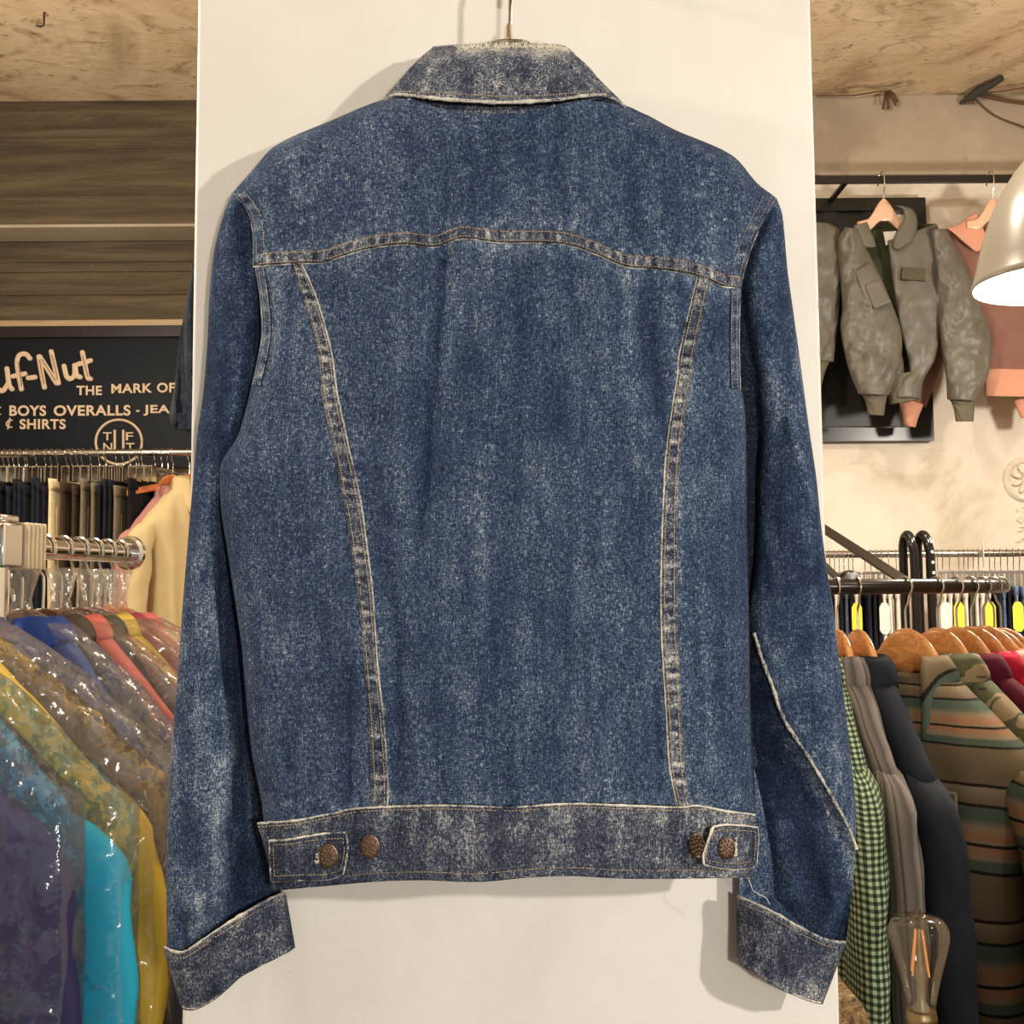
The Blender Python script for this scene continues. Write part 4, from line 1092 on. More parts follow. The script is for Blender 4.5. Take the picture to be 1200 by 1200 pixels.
def film_bag(label, loc, ang, W, drop, zn, thick, length, seed, mat, group=None):
    t = thing('garment_bag', label, 'garment bag', loc, 0, group)
    n = 90; prof = [(.011, .011, zn + .040), (.014, .012, zn + .028), (.05, .03, zn + .012)]
    for k in range(1, 13): f = k / 12; prof.append((.05 + (W + .075 - .05) * f, .03 + (thick + .008 - .03) * min(1, f * 1.6), zn + .018 - (drop + .012) * f ** 1.25))
    zt = prof[-1][2]
    for k in range(1, 26): f = k / 25; prof.append((W + .075 + .02 * f, thick + .008 + .002 * math.sin(f * 8 + seed), zt - length * f))
    rows = []
    for i, (rx, ry, z) in enumerate(prof):
        ring = []; am = min(1, i / 6)
        for k in range(n):
            a = 2 * math.pi * k / n; c, s = math.cos(a), math.sin(a)
            x = rx * (abs(c) ** .75) * (1 if c > 0 else -1); y = ry * (abs(s) ** .36) * (1 if s > 0 else -1)
            q = .006 * am * (nz(x * 22, z * 16, seed) + .6 * nz(x * 55, z * 34, seed + 4))
            ring.append((x + q * c, y + abs(q) * s, z + .004 * am * nz(x * 30, seed, z * 20)))
        rows.append(ring)
    obj('film', MB().grid(rows, closed=True), mat, t, local=True, angle=180)
    obj('pinched_top', MB().grid([[((.012 + .004 * q + .004 * nz(k, q, seed)) * math.cos(2 * math.pi * k / 16), (.012 + .004 * q) * math.sin(2 * math.pi * k / 16), zn + .04 + .016 * q) for k in range(16)] for q in range(4)], closed=True), mat, t, local=True, angle=180)
    t.rotation_euler = (0, 0, ang)
    return t
AN = math.atan2(-.25, 1)
FILM = [ # s, colour, W, drop, neck, words
    (-.325, srgb(52, 46, 96), .250, .165, 'deep purple jacket, the one nearest the lens', 'bluish', .018),
    (-.256, srgb(40, 182, 220), .268, .185, 'bright cyan jacket', '', .018),
    (-.188, srgb(222, 188, 70), .258, .165, 'mustard yellow jacket', '', .018),
    (-.128, srgb(84, 80, 98), .242, .160, 'slate grey jacket between yellow and royal blue ones', '', .014),
    (-.015, srgb(24, 58, 132), .196, .165, 'royal blue jacket', '', .013),
    (.028, srgb(62, 48, 36), .20, .15, 'dark brown jacket', '', .016),
    (.066, srgb(196, 96, 84), .20, .14, 'coral red jacket', '', .014),
    (.102, srgb(70, 64, 52), .21, .13, 'dark olive jacket', '', .014),
    (.136, srgb(214, 186, 76), .215, .14, 'lemon yellow jacket', '', .014),
    (.168, srgb(150, 58, 72), .215, .11, 'burgundy red jacket with a grey shoulder band', '', .013),
    (.198, srgb(206, 112, 104), .22, .12, 'salmon pink jacket at the flange end', '', .012),
]
WN = [w[4].split(',')[0].split(' between')[0].split(' with')[0].split(' at')[0] for w in FILM]
for i, (s_, c_, W, dr, wd, bl, th) in enumerate(FILM):
    mt = cloth('film_jacket_cloth', c_, .10, 14, .6, .1, 300, .3)
    loc = rp(s_)
    wood_hanger('wooden_hanger', 'wooden hanger of the %s' % WN[i], loc, AN, .0165, W - .035, dr - .03, M_hwo if i > 8 else M_hwd, 'hangers on the chrome rack', hm=M_chrome, zt=-.085, zn=-.115, gW=W, gd=dr, lump=.04)
    g = garment('jacket', wd + (' in clear film on the chrome rack' if len(wd.split()) < 7 else ' in clear film'), 'jacket', loc, AN, mt, W=W, drop=dr, zn=-.115, length=.8, thick=th, slen=.62, seed=i * 1.7, collar='coat', fold=.002, srad=.056, splay=.02, placket=False, collar_h=.035, group='jackets in clear film')
    if 'band' in wd:
        rows = [[(.05 + .17 * f, y, -.135 - .105 * f ** 1.15 - z) for y, z in ((-.030, .05), (-.024, .012), (0, -.006), (.024, .012))] for f in [k / 9 for k in range(10)]]
        obj('shoulder_band', MB().grid(rows), cloth('grey_band', srgb(150, 140, 132)), g, local=True, solid=.002)
    if i in (0, 1, 2, 3, 4, 6, 8, 9, 10):
        film_bag('crinkled %s film bag over the %s' % ('bluish' if i == 0 else 'clear', WN[i]), loc, AN, W, dr, -.115, th + (.010 if i < 4 else .003), .9, i * 2.3, M_film2 if i == 0 else (M_film if i < 3 else M_film3), 'film bags on the chrome rack')
# ------------------------------------------------------------------ right: flight jackets on the high black bar
BD = 3.84
bz0, bz1 = P(1040, 215, BD).z, P(1040, 206, BD).z
br = thing('wall_bar', 'flat black hanging bar on brackets below the grey beam', 'bar', P(1070, 210, BD))
obj('bar', MB().box(((P(900, 210, BD).x + 2.6) / 2, BD, (bz0 + bz1) / 2), (2.6 - P(900, 210, BD).x, .010, bz1 - bz0)), M_black, br, bevel=.002)
for px in (993.5, 1330):
    c = P(px, 222, BD)
    mb = MB().box((c.x, 4.095, c.z), (.036, .010, .05)); mb.box((c.x, (BD + 4.095) / 2, (bz0 + bz1) / 2), (.02, 4.095 - BD, .012)); mb.lathe([(.0001, -.016), (.008, -.014), (.009, -.005)], (c.x, 4.095, c.z - .012), 12, 'y')
    obj('bracket', mb, M_black, br, bevel=.002)
# dark framed panel behind the jackets
w1 = MB()
x0, x1 = P(930, 400, 4.09).x, P(1086, 400, 4.09).x; z0, z1 = P(1040, 518, 4.09).z, P(1040, 236, 4.09).z
for a in ((x0, x0 + .07, z0 + .05, z1 - .05), (x1 - .07, x1, z0 + .05, z1 - .05), (x0, x1, z0, z0 + .05), (x0, x1, z1 - .05, z1)): fill_box(w1, a[0], a[1], 4.05, 4.099, a[2], a[3])
wf = struct('window_1', w1, plain('black_gloss_frame', (.010, .010, .009), .3, 0, .3), smooth=False)
t = NT('dark_mesh_pane'); wv = t.n('ShaderNodeTexWave'); wv.inputs['Scale'].default_value = 42; t.l(t.coord((1, 1, 1)), wv.inputs['Vector'])
t.bsdf(t.ramp(wv.outputs[0], [(.2, srgb(24, 24, 20)), (.8, srgb(44, 44, 36))]), .45); M_pane = t.m
pn = obj('window_pane', fill_box(MB(), x0 + .06, x1 - .12, 4.075, 4.09, z0 + .06, z1 - .04), M_pane, wf, smooth=False)

M_fl = NT('sage_grey_nylon')
_n = M_fl.noise(M_fl.coord((10, 10, 10)), 1, 4, .6, 1.0); _n2 = M_fl.noise(M_fl.coord((40, 40, 26)), 1, 3, .6)
M_fl.bsdf(M_fl.ramp(_n, [(.3, srgb(90, 86, 76)), (.7, srgb(106, 101, 90))]), .48, normal=M_fl.bump(_n2, .06, .02), Specular_IOR_Level=.45); M_fl = M_fl.m
M_flk = cloth('sage_rib_knit', srgb(104, 98, 82), .2, 60); M_fld = cloth('dark_olive_lining', srgb(58, 60, 42), .2)
M_fl2 = cloth('olive_hook_tape', srgb(84, 78, 62), .3)
M_pk = cloth('dusty_rose_cloth', srgb(204, 146, 120), .14, 12, .85); M_pkd = cloth('mauve_brown_cloth', srgb(128, 92, 80), .16, 12, .85)

def wr(seed, amp=.012, kx=13, ky=26):
    return lambda x, y, u, v: amp * (nz(x / kx + .5 * y / ky, y / ky, seed) + .5 * nz(x / 6, y / 9 + x / 14, seed + 3))
fd = BD
fj = thing('flight_jacket', 'sage grey flight jacket hanging open on a pale wooden hanger from the black wall bar', 'jacket', P(1050, 470, fd))
obj('back_lining', puff([(1002, 268), (1000, 330), (1003, 400), (1018, 462)], [(1096, 262), (1098, 330), (1092, 400), (1079, 466)], fd + .035, .012, .030, 40, 16, wr(2), pw=.5), M_fld, fj, angle=180)
obj('front_panel', puff([(1040, 282), (1046, 330), (1056, 390), (1066, 436), (1052, 446), (1048, 466)], [(1098, 262), (1110, 300), (1104, 370), (1096, 420), (1082, 446), (1079, 467)], fd - .012, .032, .030, 60, 18, wr(5, .010), pw=.6), M_fl, fj, angle=180)
obj('front_panel', puff([(988, 270), (990, 320), (1000, 380), (1016, 440), (1022, 462)], [(1012, 278), (1022, 310), (1040, 360), (1058, 420), (1060, 462)], fd + .0, .020, .030, 50, 16, wr(8), pw=.6), M_fl, fj, angle=180)
obj('waist_knit', puff([(1024, 446), (1040, 447), (1056, 447)], [(1026, 470), (1044, 472), (1060, 470)], fd - .0, .03, .03, 20, 10), M_flk, fj, angle=180) if False else None
obj('waist_knit', puff([(1038, 440), (1040, 456), (1043, 474)], [(1080, 434), (1080, 450), (1078, 468)], fd - .004, .034, .03, 24, 16, lambda x, y, u, v: .003 * math.sin(x * 2.2)), M_flk, fj, angle=180)
sl = obj('sleeve', puff([(990, 266), (982, 282), (985, 330), (987, 362), (985, 386), (994, 431), (1006, 462)], [(1006, 268), (1012, 284), (1030, 320), (1043, 350), (1056, 388), (1055, 425), (1042, 463)], fd - .05, .048, .030, 90, 24, wr(12, .016), pw=.8), M_fl, fj, angle=180)
obj('sleeve_pocket', puff([(1002, 318), (1008, 336), (1016, 360)], [(1020, 308), (1034, 330), (1042, 354)], fd - .094, .014, .012, 20, 14, wr(15, .004), pw=.3), M_fl, fj, angle=180)
obj('pocket_flap', puff([(1014, 334), (1018, 346), (1024, 362)], [(1030, 327), (1037, 340), (1045, 354)], fd - .106, .007, .006, 12, 12, pw=.3), M_fl, fj, angle=180)
obj('cuff', puff([(1009, 461), (1014, 470), (1017, 486)], [(1040, 462), (1038, 472), (1036, 487)], fd - .05, .032, .026, 24, 16, lambda x, y, u, v: .003 * math.sin(x * 2.6)), M_flk, fj, angle=180)
obj('sleeve', puff([(1090, 268), (1096, 310), (1098, 350), (1103, 405), (1108, 440), (1110, 468)], [(1108, 268), (1132, 312), (1151, 360), (1162, 400), (1158, 440), (1142, 470)], fd - .035, .048, .034, 90, 24, wr(22, .018), pw=.8), M_fl, fj, angle=180)
obj('cuff', puff([(1110, 466), (1116, 474), (1120, 494)], [(1143, 467), (1142, 478), (1141, 494)], fd - .035, .030, .026, 24, 16, lambda x, y, u, v: .003 * math.sin(x * 2.6)), M_flk, fj, angle=180)
obj('collar', puff([(1001, 264), (999, 272), (1004, 282), (1012, 290), (1020, 290)], [(1016, 260), (1018, 264), (1021, 272), (1025, 281), (1027, 289)], fd - .05, .020, .016, 26, 14, pw=.7), M_fl, fj, angle=180)
obj('collar', puff([(1050, 241), (1058, 247), (1058, 258), (1052, 268), (1046, 282), (1046, 290)], [(1058, 241), (1070, 246), (1075, 258), (1074, 272), (1068, 284), (1054, 293)], fd - .05, .022, .018, 34, 16, pw=.7), M_fl, fj, angle=180)
obj('neck_label', MB().prism([P(x, y, fd + .004) for x, y in ((1035, 272), (1050, 271), (1048, 283), (1038, 288))], (0, -.003, 0)), M_tagw, fj, smooth=False)
obj('name_patch', MB().prism([P(x, y, fd - .055) for x, y in ((1057.6, 313), (1084.5, 314.6), (1084.5, 329), (1056.7, 327))], (0, .016, 0)), M_fl2, fj, smooth=False)
hx = P(1034, 210, BD)
def px_hanger(label, apex, W, dropz, rail, mat):
    """hanger on the flat bar"""
    t = thing('coat_hanger', label, 'hanger', P(apex[0], apex[1], BD), 0, 'pale hangers on the black wall bar')
    c = P(rail, 210, BD); top = bz1 + .004
    obj('hook', MB().tube(cr([(c.x - .012, BD + .014, c.z - .02), (c.x - .006, BD + .015, top + .002), (c.x, BD, top + .012), (c.x, BD - .016, top), (c.x, BD - .020, c.z - .03), (P(apex[0], apex[1], BD).x, BD - .006, P(apex[0], apex[1], BD).z - .01)], 30), .0026, 8), M_chrome, t)
    a = P(apex[0], apex[1], BD); rows = []
    for k in range(31):
        x = -W + 2 * W * k / 30; f = abs(x / W); z = -dropz * (1 - math.cos(min(1, f * 1.5) * math.pi)) * .42 - dropz * .30 * f
        h = .055 * (1 - f) ** 1.4 + .028; rows.append([Vector((a.x + x, BD - .006 + .008 * sy, a.z + z - h * sz)) for sy, sz in ((-1, .08), (-.6, 0), (.6, 0), (1, .08), (1, .92), (.6, 1), (-.6, 1), (-1, .92))])
    mb = MB().grid(rows, closed=True); mb.f += [tuple(range(8)), tuple(30 * 8 + k for k in range(8))]
    obj('hanger_body', mb, mat, t, angle=50)
    return t
px_hanger('pale wooden hanger at the neck of the sage grey flight jacket', (1034.5, 234), .098, .075, 1034, M_hwp)
px_hanger('pale wooden hanger at the neck of the dusty rose jacket beside the pendant lamp', (1162, 233.5), .098, .075, 1161.5, M_hwp)
f2 = thing('flight_jacket', 'second sage grey flight jacket, only its sleeve showing beside the white pillar', 'jacket', P(965, 440, fd))
obj('sleeve', puff([(938, 258), (930, 300), (928, 360), (938, 424)], [(972, 262), (986, 275), (983, 366), (977, 424)], fd - .02, .045, .04, 70, 22, wr(32, .018), pw=.8), M_fl, f2, angle=180)
obj('cuff', puff([(944, 420), (946, 440), (948, 458)], [(974, 420), (967, 436), (962, 456)], fd - .02, .03, .026, 20, 14), M_flk, f2, angle=180)
obj('body', puff([(860, 255), (862, 350), (880, 440)], [(950, 255), (945, 350), (930, 440)], fd, .05, .05, 30, 16, wr(35)), M_fl, f2, angle=180)
obj('hanging_loop', MB().tube([P(905, 262, fd - .02), P(905, 212, fd - .03), P(905, 203, fd - .02), P(905, 200, fd), P(905, 208, fd + .02)], .003, 8), M_chrome, f2)
pj = thing('hanging_rose_jacket', 'dusty rose jacket with pointed collar hanging behind the pendant lamp', 'jacket', P(1190, 460, fd + .06))
pd = fd + .075
obj('body', puff([(1108, 268), (1114, 300), (1130, 350), (1150, 400), (1156, 440), (1156, 464)], [(1262, 268), (1262, 320), (1258, 370), (1254, 420), (1254, 446), (1254, 466)], pd, .045, .06, 60, 26, wr(42, .014, 9, 40), pw=.5), M_pkd, pj, angle=180)
obj('waist_band', puff([(1154, 432), (1154, 450), (1154, 464)], [(1254, 434), (1254, 452), (1254, 466)], pd - .01, .05, .05, 20, 20, wr(44, .010, 8, 20), pw=.5), M_pk, pj, angle=180)
obj('sleeve', puff([(1112, 270), (1102, 330), (1080, 400), (1055, 462)], [(1136, 280), (1130, 340), (1110, 410), (1085, 478)], pd + .03, .03, .03, 50, 16, wr(46, .010)), M_pkd, pj, angle=180)
obj('cuff', puff([(1051, 464), (1056, 478), (1059, 493), (1062, 499)], [(1082, 474), (1080, 480), (1076, 490), (1073, 501)], pd + .0, .03, .03, 26, 16, wr(48, .006)), M_pk, pj, angle=180)
obj('sleeve', puff([(1188, 470), (1196, 490)], [(1215, 462), (1212, 490)], pd, .02, .02, 10, 12), M_pk, pj, angle=180)
obj('collar', puff([(1110, 267), (1124, 262), (1144, 249), (1150, 262)], [(1112, 269), (1134, 288), (1146, 295), (1158, 283)], pd - .065, .016, .016, 26, 16, pw=.5), M_pk, pj, angle=180)
obj('collar', puff([(1178, 250), (1176, 270), (1176, 290)], [(1184, 250), (1206, 270), (1190, 292)], pd - .065, .016, .016, 20, 14, pw=.5), M_pk, pj, angle=180)
obj('neck_lining', puff([(1144, 252), (1150, 270), (1158, 286)], [(1186, 252), (1180, 270), (1176, 290)], pd - .02, .012, .02, 20, 14, pw=.5), M_pkd, pj, angle=180)

# plaster rosette on the cream wall
rc = P(1202, 562, 4.098); ro_ = thing('plaster_rosette', 'round cast plaster rosette on the cream wall', 'rosette', rc)
obj('rim', MB().lathe([(.062, .0), (.066, -.012), (.078, -.018), (.086, -.010), (.088, 0)], rc, 40, 'y'), M_wall, ro_)
pet = MB()
pet.lathe([(.0001, -.022), (.010, -.020), (.015, -.006), (.062, -.003), (.064, 0)], rc, 32, 'y')
for k in range(9):
    a = 2 * math.pi * k / 9; d = Vector((math.cos(a), 0, math.sin(a)))
    pet.tube([rc + d * .016 + Vector((0, -.006, 0)), rc + d * .034 + Vector((0, -.016, 0)), rc + d * .052 + Vector((0, -.012, 0)), rc + d * .060 + Vector((0, -.004, 0))], [.005, .011, .010, .003], 8)
obj('petals', pet, M_wall, ro_)
rl = MB()
for k in range(26):
    q = P(1190 + 16 * random.random(), 592 + 58 * random.random(), 4.099); a = random.uniform(0, 3.1); d = Vector((math.cos(a), 0, math.sin(a))) * .012
    rl.tube([q - d, q + Vector((0, -.005, 0)), q + d], [.002, .006, .002], 6)
rel = obj('leaf_relief', rl, M_wall, ro_)

# small things on the ceiling and beam
M_rust = plain('rusty_wire', srgb(96, 70, 48), .7, .2, .3)
ws = thing('wire_stub', 'rusty wire stubs poking from the joint of ceiling and grey beam', 'wire', P(1040, 118, 3.98))
for (x, y, x2, y2) in ((1039, 108, 1035, 128), (1040, 107, 1041, 128), (1043, 108, 1052, 120), (1040, 106, 1050, 124)):
    obj('wire', MB().tube([P(x, y, 3.97), P((x + x2) / 2, (y + y2) / 2 - 3, 3.95), P(x2, y2, 3.96)], .006, 6), M_rust, ws)
obj('wire', MB().tube([P(956, 112, 3.97), P(1000, 112, 3.95), P(1030, 107, 3.93), P(1044, 106, 3.93)], .003, 6), M_rust, ws)
ct = thing('cable_clip', 'dark cable clip on the ceiling with wires running to the right above the rose jacket', 'cable', P(1143, 95, 3.4))
q0 = on_ceiling(1136, 106); q0.z = ZC - .012
obj('clip', MB().tube([q0 + Vector((-.03, .02, -.03)), q0 + Vector((.015, -.04, -.012)), q0 + Vector((.065, -.13, -.004))], [.006, .020, .012], 10), plain('dark_grey_tape', srgb(52, 50, 44), .7), ct)
for e1, e2, r in (((.10, -.06, -.02), (.6, -.25, -.01), .0030), ((.22, .02, -.03), (.6, .02, -.05), .007), ((.10, .03, -.07), (.22, .02, -.13), .004)):
    obj('wire', MB().tube(cr([tuple(q0), tuple(q0 + Vector(e1)), tuple(q0 + Vector(e2))], 16), r, 8), M_rust, ct)
for k in range(3):
    obj('wire', MB().tube([P(1131 + 4 * k, 112, 3.97), P(1132 + 4.2 * k, 122, 3.975)], .005, 6), M_rust, ct)

# ------------------------------------------------------------------ pendant lamp
LD = 2.2; lc = P(1241, 331, LD)
pl = thing('pendant_lamp', 'grey metal dome pendant lamp glowing white inside', 'lamp', lc)
prof = [(.168, -.004), (.171, .002), (.166, .012), (.158, .045), (.146, .095), (.128, .150), (.105, .200), (.076, .245), (.050, .275), (.036, .292), (.032, .305), (.030, .35), (.022, .36), (.006, .372)]
M_dome = plain('grey_enamel', srgb(148, 142, 132), .28, 0, .06)
obj('shade', MB().lathe(prof, lc, 48), M_dome, pl, angle=60)
inn = [(.166, -.003)] + [(max(.004, r - .006), z - .003) for r, z in prof[2:10]] + [(.004, .288)]
t = NT('white_enamel_inside'); t.bsdf((.92, .90, .86), .4); M_inn = t.m
obj('shade_lining', MB().lathe(inn, lc, 48), M_inn, pl, angle=60)
t = NT('glowing_bulb'); em = t.n('ShaderNodeEmission'); em.inputs[0].default_value = (1, .88, .70, 1); em.inputs[1].default_value = 60; t.l(em.outputs[0], t.out.inputs[0])
obj('lamp_bulb', MB().lathe([(.0005, .035), (.022, .042), (.034, .062), (.036, .080), (.028, .11), (.016, .14), (.014, .165)], lc, 24), t.m, pl)
obj('lamp_holder', MB().lathe([(.020, .15), (.022, .20), (.018, .27)], lc, 20), M_black, pl)
obj('cord', MB().tube([lc + Vector((0, 0, .36)), (lc.x, lc.y, ZC)], .004, 8), M_black, pl)
sa = math.atan2(-lc.y, -lc.x) + .28
st = [(sa + da, zz) for zz in (.018, .052) for da in (-.115, .115)]
def rz_(z): return lin([(z_, r_) for r_, z_ in prof[2:9]], z) + .0015
g = [[Vector((lc.x + rz_(z) * math.cos(sa + da), lc.y + rz_(z) * math.sin(sa + da), lc.z + z)) for da in (-.13, -.065, 0, .065, .13)] for z in (.016, .034, .052)]
obj('sticker', MB().grid(g), plain('cream_sticker', srgb(226, 214, 186), .6), pl, solid=.001)

# ------------------------------------------------------------------ far right rail
FD = 3.70
fz = (P(980, 651, FD).z + P(1190, 647, FD).z) / 2
rr_ = thing('clothes_rail', 'silver garment rail along the cream wall crowded with clip hangers', 'clothes rail', (P(1080, 650, FD).x, FD, 0))
xa, xb = P(930, 650, FD).x, 2.7
obj('rail', MB().tube([(xa, FD, fz), (xb, FD, fz)], .0125, 14), M_steel, rr_)
for x in (xa, xb):
    obj('post', MB().tube([(x, FD, .02), (x, FD, fz)], .015, 12), M_steel, rr_); obj('foot', MB().box((x, FD, .012), (.04, .5, .022)), M_steel, rr_, bevel=.004)
M_disc = plain('white_plastic', srgb(238, 232, 222), .4)
for i, px in enumerate((1094, 1152)):
    t = thing('size_divider', 'round white size divider on the silver rail, %s' % ('beside the black arched tubes' if i == 0 else 'between hangers near the blue jeans'), 'divider', (P(px, 650, FD).x, FD, fz), 0, 'white size dividers')
    obj('disc', disc_ring(MB(), Vector((P(px, 650, FD).x, FD, fz)), Vector((.93, -.36, 0)).normalized(), .0135, .048, .0016), M_disc, t, angle=35)
PR = [(972, 'k'), (977.5, 'w'), (983, 'k'), (988.5, 's'), (994, 'k'), (999, 'w'), (1013, 'n'), (1020, 'k'), (1027, 'k'), (1033, 'w'), (1041, 'w'), (1050, 'w'), (1098, 'w'), (1104, 'w'), (1112, 'w'), (1123, 'w'), (1129, 'o'), (1134, 'w'), (1140, 'w'), (1146, 'w'), (1159, 'n'), (1165, 'f'), (1172, 'k'), (1180, 'f'), (1187, 'f'), (1194, 'f'), (1201, 'f')]
mats['f'] = M_j3; nm['f'] = 'faded blue'
KI = {'f': 'jeans', 'n': 'jeans', 'k': 'trousers', 'w': 'trousers', 's': 'trousers', 'o': 'trousers'}
yt = {1006: 0}
for i, (px, cl) in enumerate(PR):
    x = P(px, 650, FD).x; a = R(90 - 14 + 10 * nz(px / 40, 4.4))
    where = '%s hook from the white pillar' % ORD[i]
    dup(clip0, (x, FD, fz), a, 'chrome clip hanger on the silver rail, %s' % where, 'clip hangers on the silver rail')
    j = dup(jean0, (x, FD, fz - .01), a, '%s %s edge-on on the silver rail, %s' % (nm[cl], KI[cl], where), 'trousers on the silver rail', swap={M_j1.name: mats[cl]})
    if KI[cl] == 'trousers': j.name = 'trousers'; j['category'] = 'trousers'
    if i in (5, 14, 19, 23): arm_tag(j, M_tagy, -.125, -.185, 0, .032, .115)
    if i in (9, 12, 25): arm_tag(j, M_tagw, -.125, -.185, 0, .032, .12)

# two black bent tubes of another rack
M_blk2 = plain('gloss_black_tube', (.010, .0095, .009), .18, 0, .2)
bt = thing('black_arched_rack', 'pair of gloss black arched tubes with peg holes behind the round rack', 'rack', (P(1075, 660, 2.95).x, 2.95, 0))
for (xc_, w_, top, rr2, holes) in ((1064, 6, 622, .0120, 0), (1082, 7, 622, .0125, 5)):
    a = P(xc_ - w_, 640, 2.95); b = P(xc_ + w_ - 1, 640, 2.90); tz = P(xc_, top, 2.95).z
    pts = [(a.x, a.y, .03), (a.x, a.y, a.z - .01)] + [((a.x + b.x) / 2 - (b.x - a.x) / 2 * math.cos(q) * 1.05, (a.y + b.y) / 2 - (b.y - a.y) / 2 * math.cos(q), a.z - .012 + (tz - a.z) * math.sin(q)) for q in [math.pi * k / 10 for k in range(1, 10)]] + [(b.x + .004, b.y, b.z - .02), (b.x + .012, b.y, .03)]
    tb = obj('arched_tube', MB().tube(cr(pts[1:-1], 24) + [Vector(pts[-1])] if False else [Vector(pts[0])] + cr(pts[1:-1], 26) + [Vector(pts[-1])], rr2, 14), M_blk2, bt)
    for k in range(holes):
        q = Vector((b.x + .004 + .001 * k, b.y - rr2 - .0005, b.z + .012 - .028 * k)); obj('peg', MB().lathe([(.0001, -.001), (.004, -.0008), (.0045, .001)], q, 10, 'y'), M_disc, tb)
obj('base', MB().box((P(1075, 660, 2.93).x, 2.93, .015), (.3, .5, .03)), M_black, bt, bevel=.005)

# ------------------------------------------------------------------ round rack with shirts
CX, CD, RR = .51, 2.2, .45
RZ2 = P(1010, 687.5, 1.75).z; RT = .0125
rk = thing('round_rack', 'black round garment rack with sloping braces and wooden hangers', 'clothes rack', (CX, CD, 0))
M_dkrail = plain('dark_brown_black_metal', srgb(44, 36, 30), .28, .3, .2)
obj('ring', MB().tube([(CX + RR * math.cos(a), CD + RR * math.sin(a), RZ2) for a in [2 * math.pi * k / 96 for k in range(96)]], RT, 14, closed=True), M_dkrail, rk)
obj('post', MB().tube([(CX, CD, .02), (CX, CD, RZ2 + .2)], .02, 16), M_dkrail, rk)
obj('base', MB().lathe([(.30, .0), (.31, .012), (.28, .03), (.03, .045), (.02, .06)], (CX, CD, 0), 40), M_dkrail, rk)
kn = P(995, 681, 1.765)
obj('knuckle', MB().lathe([(.0001, -.016), (.014, -.015), (.018, -.008), (.018, .008), (.014, .015), (.0001, .016)], kn, 20, 'y'), M_dkrail, rk, angle=35)
def bar(p, q, w, th, mat, par, name):
    d = (q - p).normalized(); up = Vector((0, -1, 0)); up = (up - d * up.dot(d)).normalized(); sd = d.cross(up)
    mb = MB(); vs = [c + sd * (a * w / 2) + up * (b * th / 2) for c in (p, q) for a in (-1, 1) for b in (-1, 1)]
    mb.add(vs, [(0, 1, 3, 2), (4, 6, 7, 5), (0, 4, 5, 1), (2, 3, 7, 6), (0, 2, 6, 4), (1, 5, 7, 3)])
    return obj(name, mb, mat, par, smooth=False, bevel=.0012)
bar(P(938, 602, 2.3), P(1076, 691, 1.86), .019, .006, M_dkrail, rk, 'brace')
bar(P(952, 649, 1.9), P(986, 682, 1.77), .012, .006, M_dkrail, rk, 'brace')

def cloth_uv(t):
    at = t.n('ShaderNodeAttribute', attribute_name='cloth'); sp = t.n('ShaderNodeSeparateXYZ'); t.l(at.outputs['Vector'], sp.inputs[0]); return sp.outputs[0], sp.outputs[1]
def check(name, a, b, c, period):
    t = NT(name); u, v = cloth_uv(t); n2 = t.noise(t.coord((500,) * 3), 1, 2)
    fx = t.math('GREATER_THAN', t.math('FRACT', t.math('MULTIPLY', u, 1 / period)), .5); fy = t.math('GREATER_THAN', t.math('FRACT', t.math('MULTIPLY', v, 1 / period)), .5)
    s = t.math('MULTIPLY', t.math('ADD', fx, fy), .5)
    t.bsdf(t.mix(t.math('MULTIPLY', n2, .3), t.ramp(s, [(0, a), (.5, b), (1, c)]), (.02, .02, .02)), .9, Specular_IOR_Level=.15); return t.m
M_green = check('green_white_check', srgb(176, 186, 156), srgb(88, 106, 78), srgb(30, 44, 32), .0098)
def stripes(name, stops, period, wob=.006):
    t = NT(name); u, v = cloth_uv(t); n = t.noise(t.coord((7,) * 3), 1, 2, .5); n2 = t.noise(t.coord((260, 260, 700)), 1, 3, .7)
    z = t.math('ADD', v, t.math('MULTIPLY', t.math('SUBTRACT', n, .5), wob * 2)); z = t.math('ADD', z, t.math('MULTIPLY', t.math('SUBTRACT', n2, .5), .004))
    f = t.math('FRACT', t.math('ADD', t.math('MULTIPLY', z, 1 / period), 10))
    k = t.ramp(f, stops); t.bsdf(t.mix(t.math('MULTIPLY', n2, .3), k, (.03, .025, .02)), .9, normal=t.bump(n2, .3, .003), Specular_IOR_Level=.15); return t.m
bro, blk, grn, org, tan = srgb(112, 96, 74), srgb(34, 30, 26), srgb(80, 94, 80), srgb(160, 112, 80), srgb(142, 124, 98)
M_ser = stripes('serape_stripe', [(0, bro), (.14, bro), (.145, blk), (.165, blk), (.17, tan), (.30, bro), (.305, blk), (.325, blk), (.33, grn), (.42, grn), (.48, tan), (.56, org), (.60, tan), (.605, blk), (.625, blk), (.63, org), (.72, tan), (.74, grn), (.80, grn), (.805, blk), (.825, blk), (.83, bro)], .20)
def vstripes(name, stops, period):
    t = NT(name); u, v = cloth_uv(t); n2 = t.noise(t.coord((400,) * 3), 1, 2)
    f = t.math('FRACT', t.math('ADD', t.math('MULTIPLY', u, 1 / period), t.math('MULTIPLY', n2, .06))); t.bsdf(t.ramp(f, stops), .9); return t.m
M_gst = vstripes('grey_striped_shirting', [(0, srgb(92, 84, 78)), (.4, srgb(124, 114, 106)), (.5, srgb(58, 52, 50)), (.62, srgb(110, 102, 96)), (.9, srgb(70, 64, 60))], .030)
M_nav = cloth('navy_wool', srgb(22, 26, 34), .2, 50, .85)
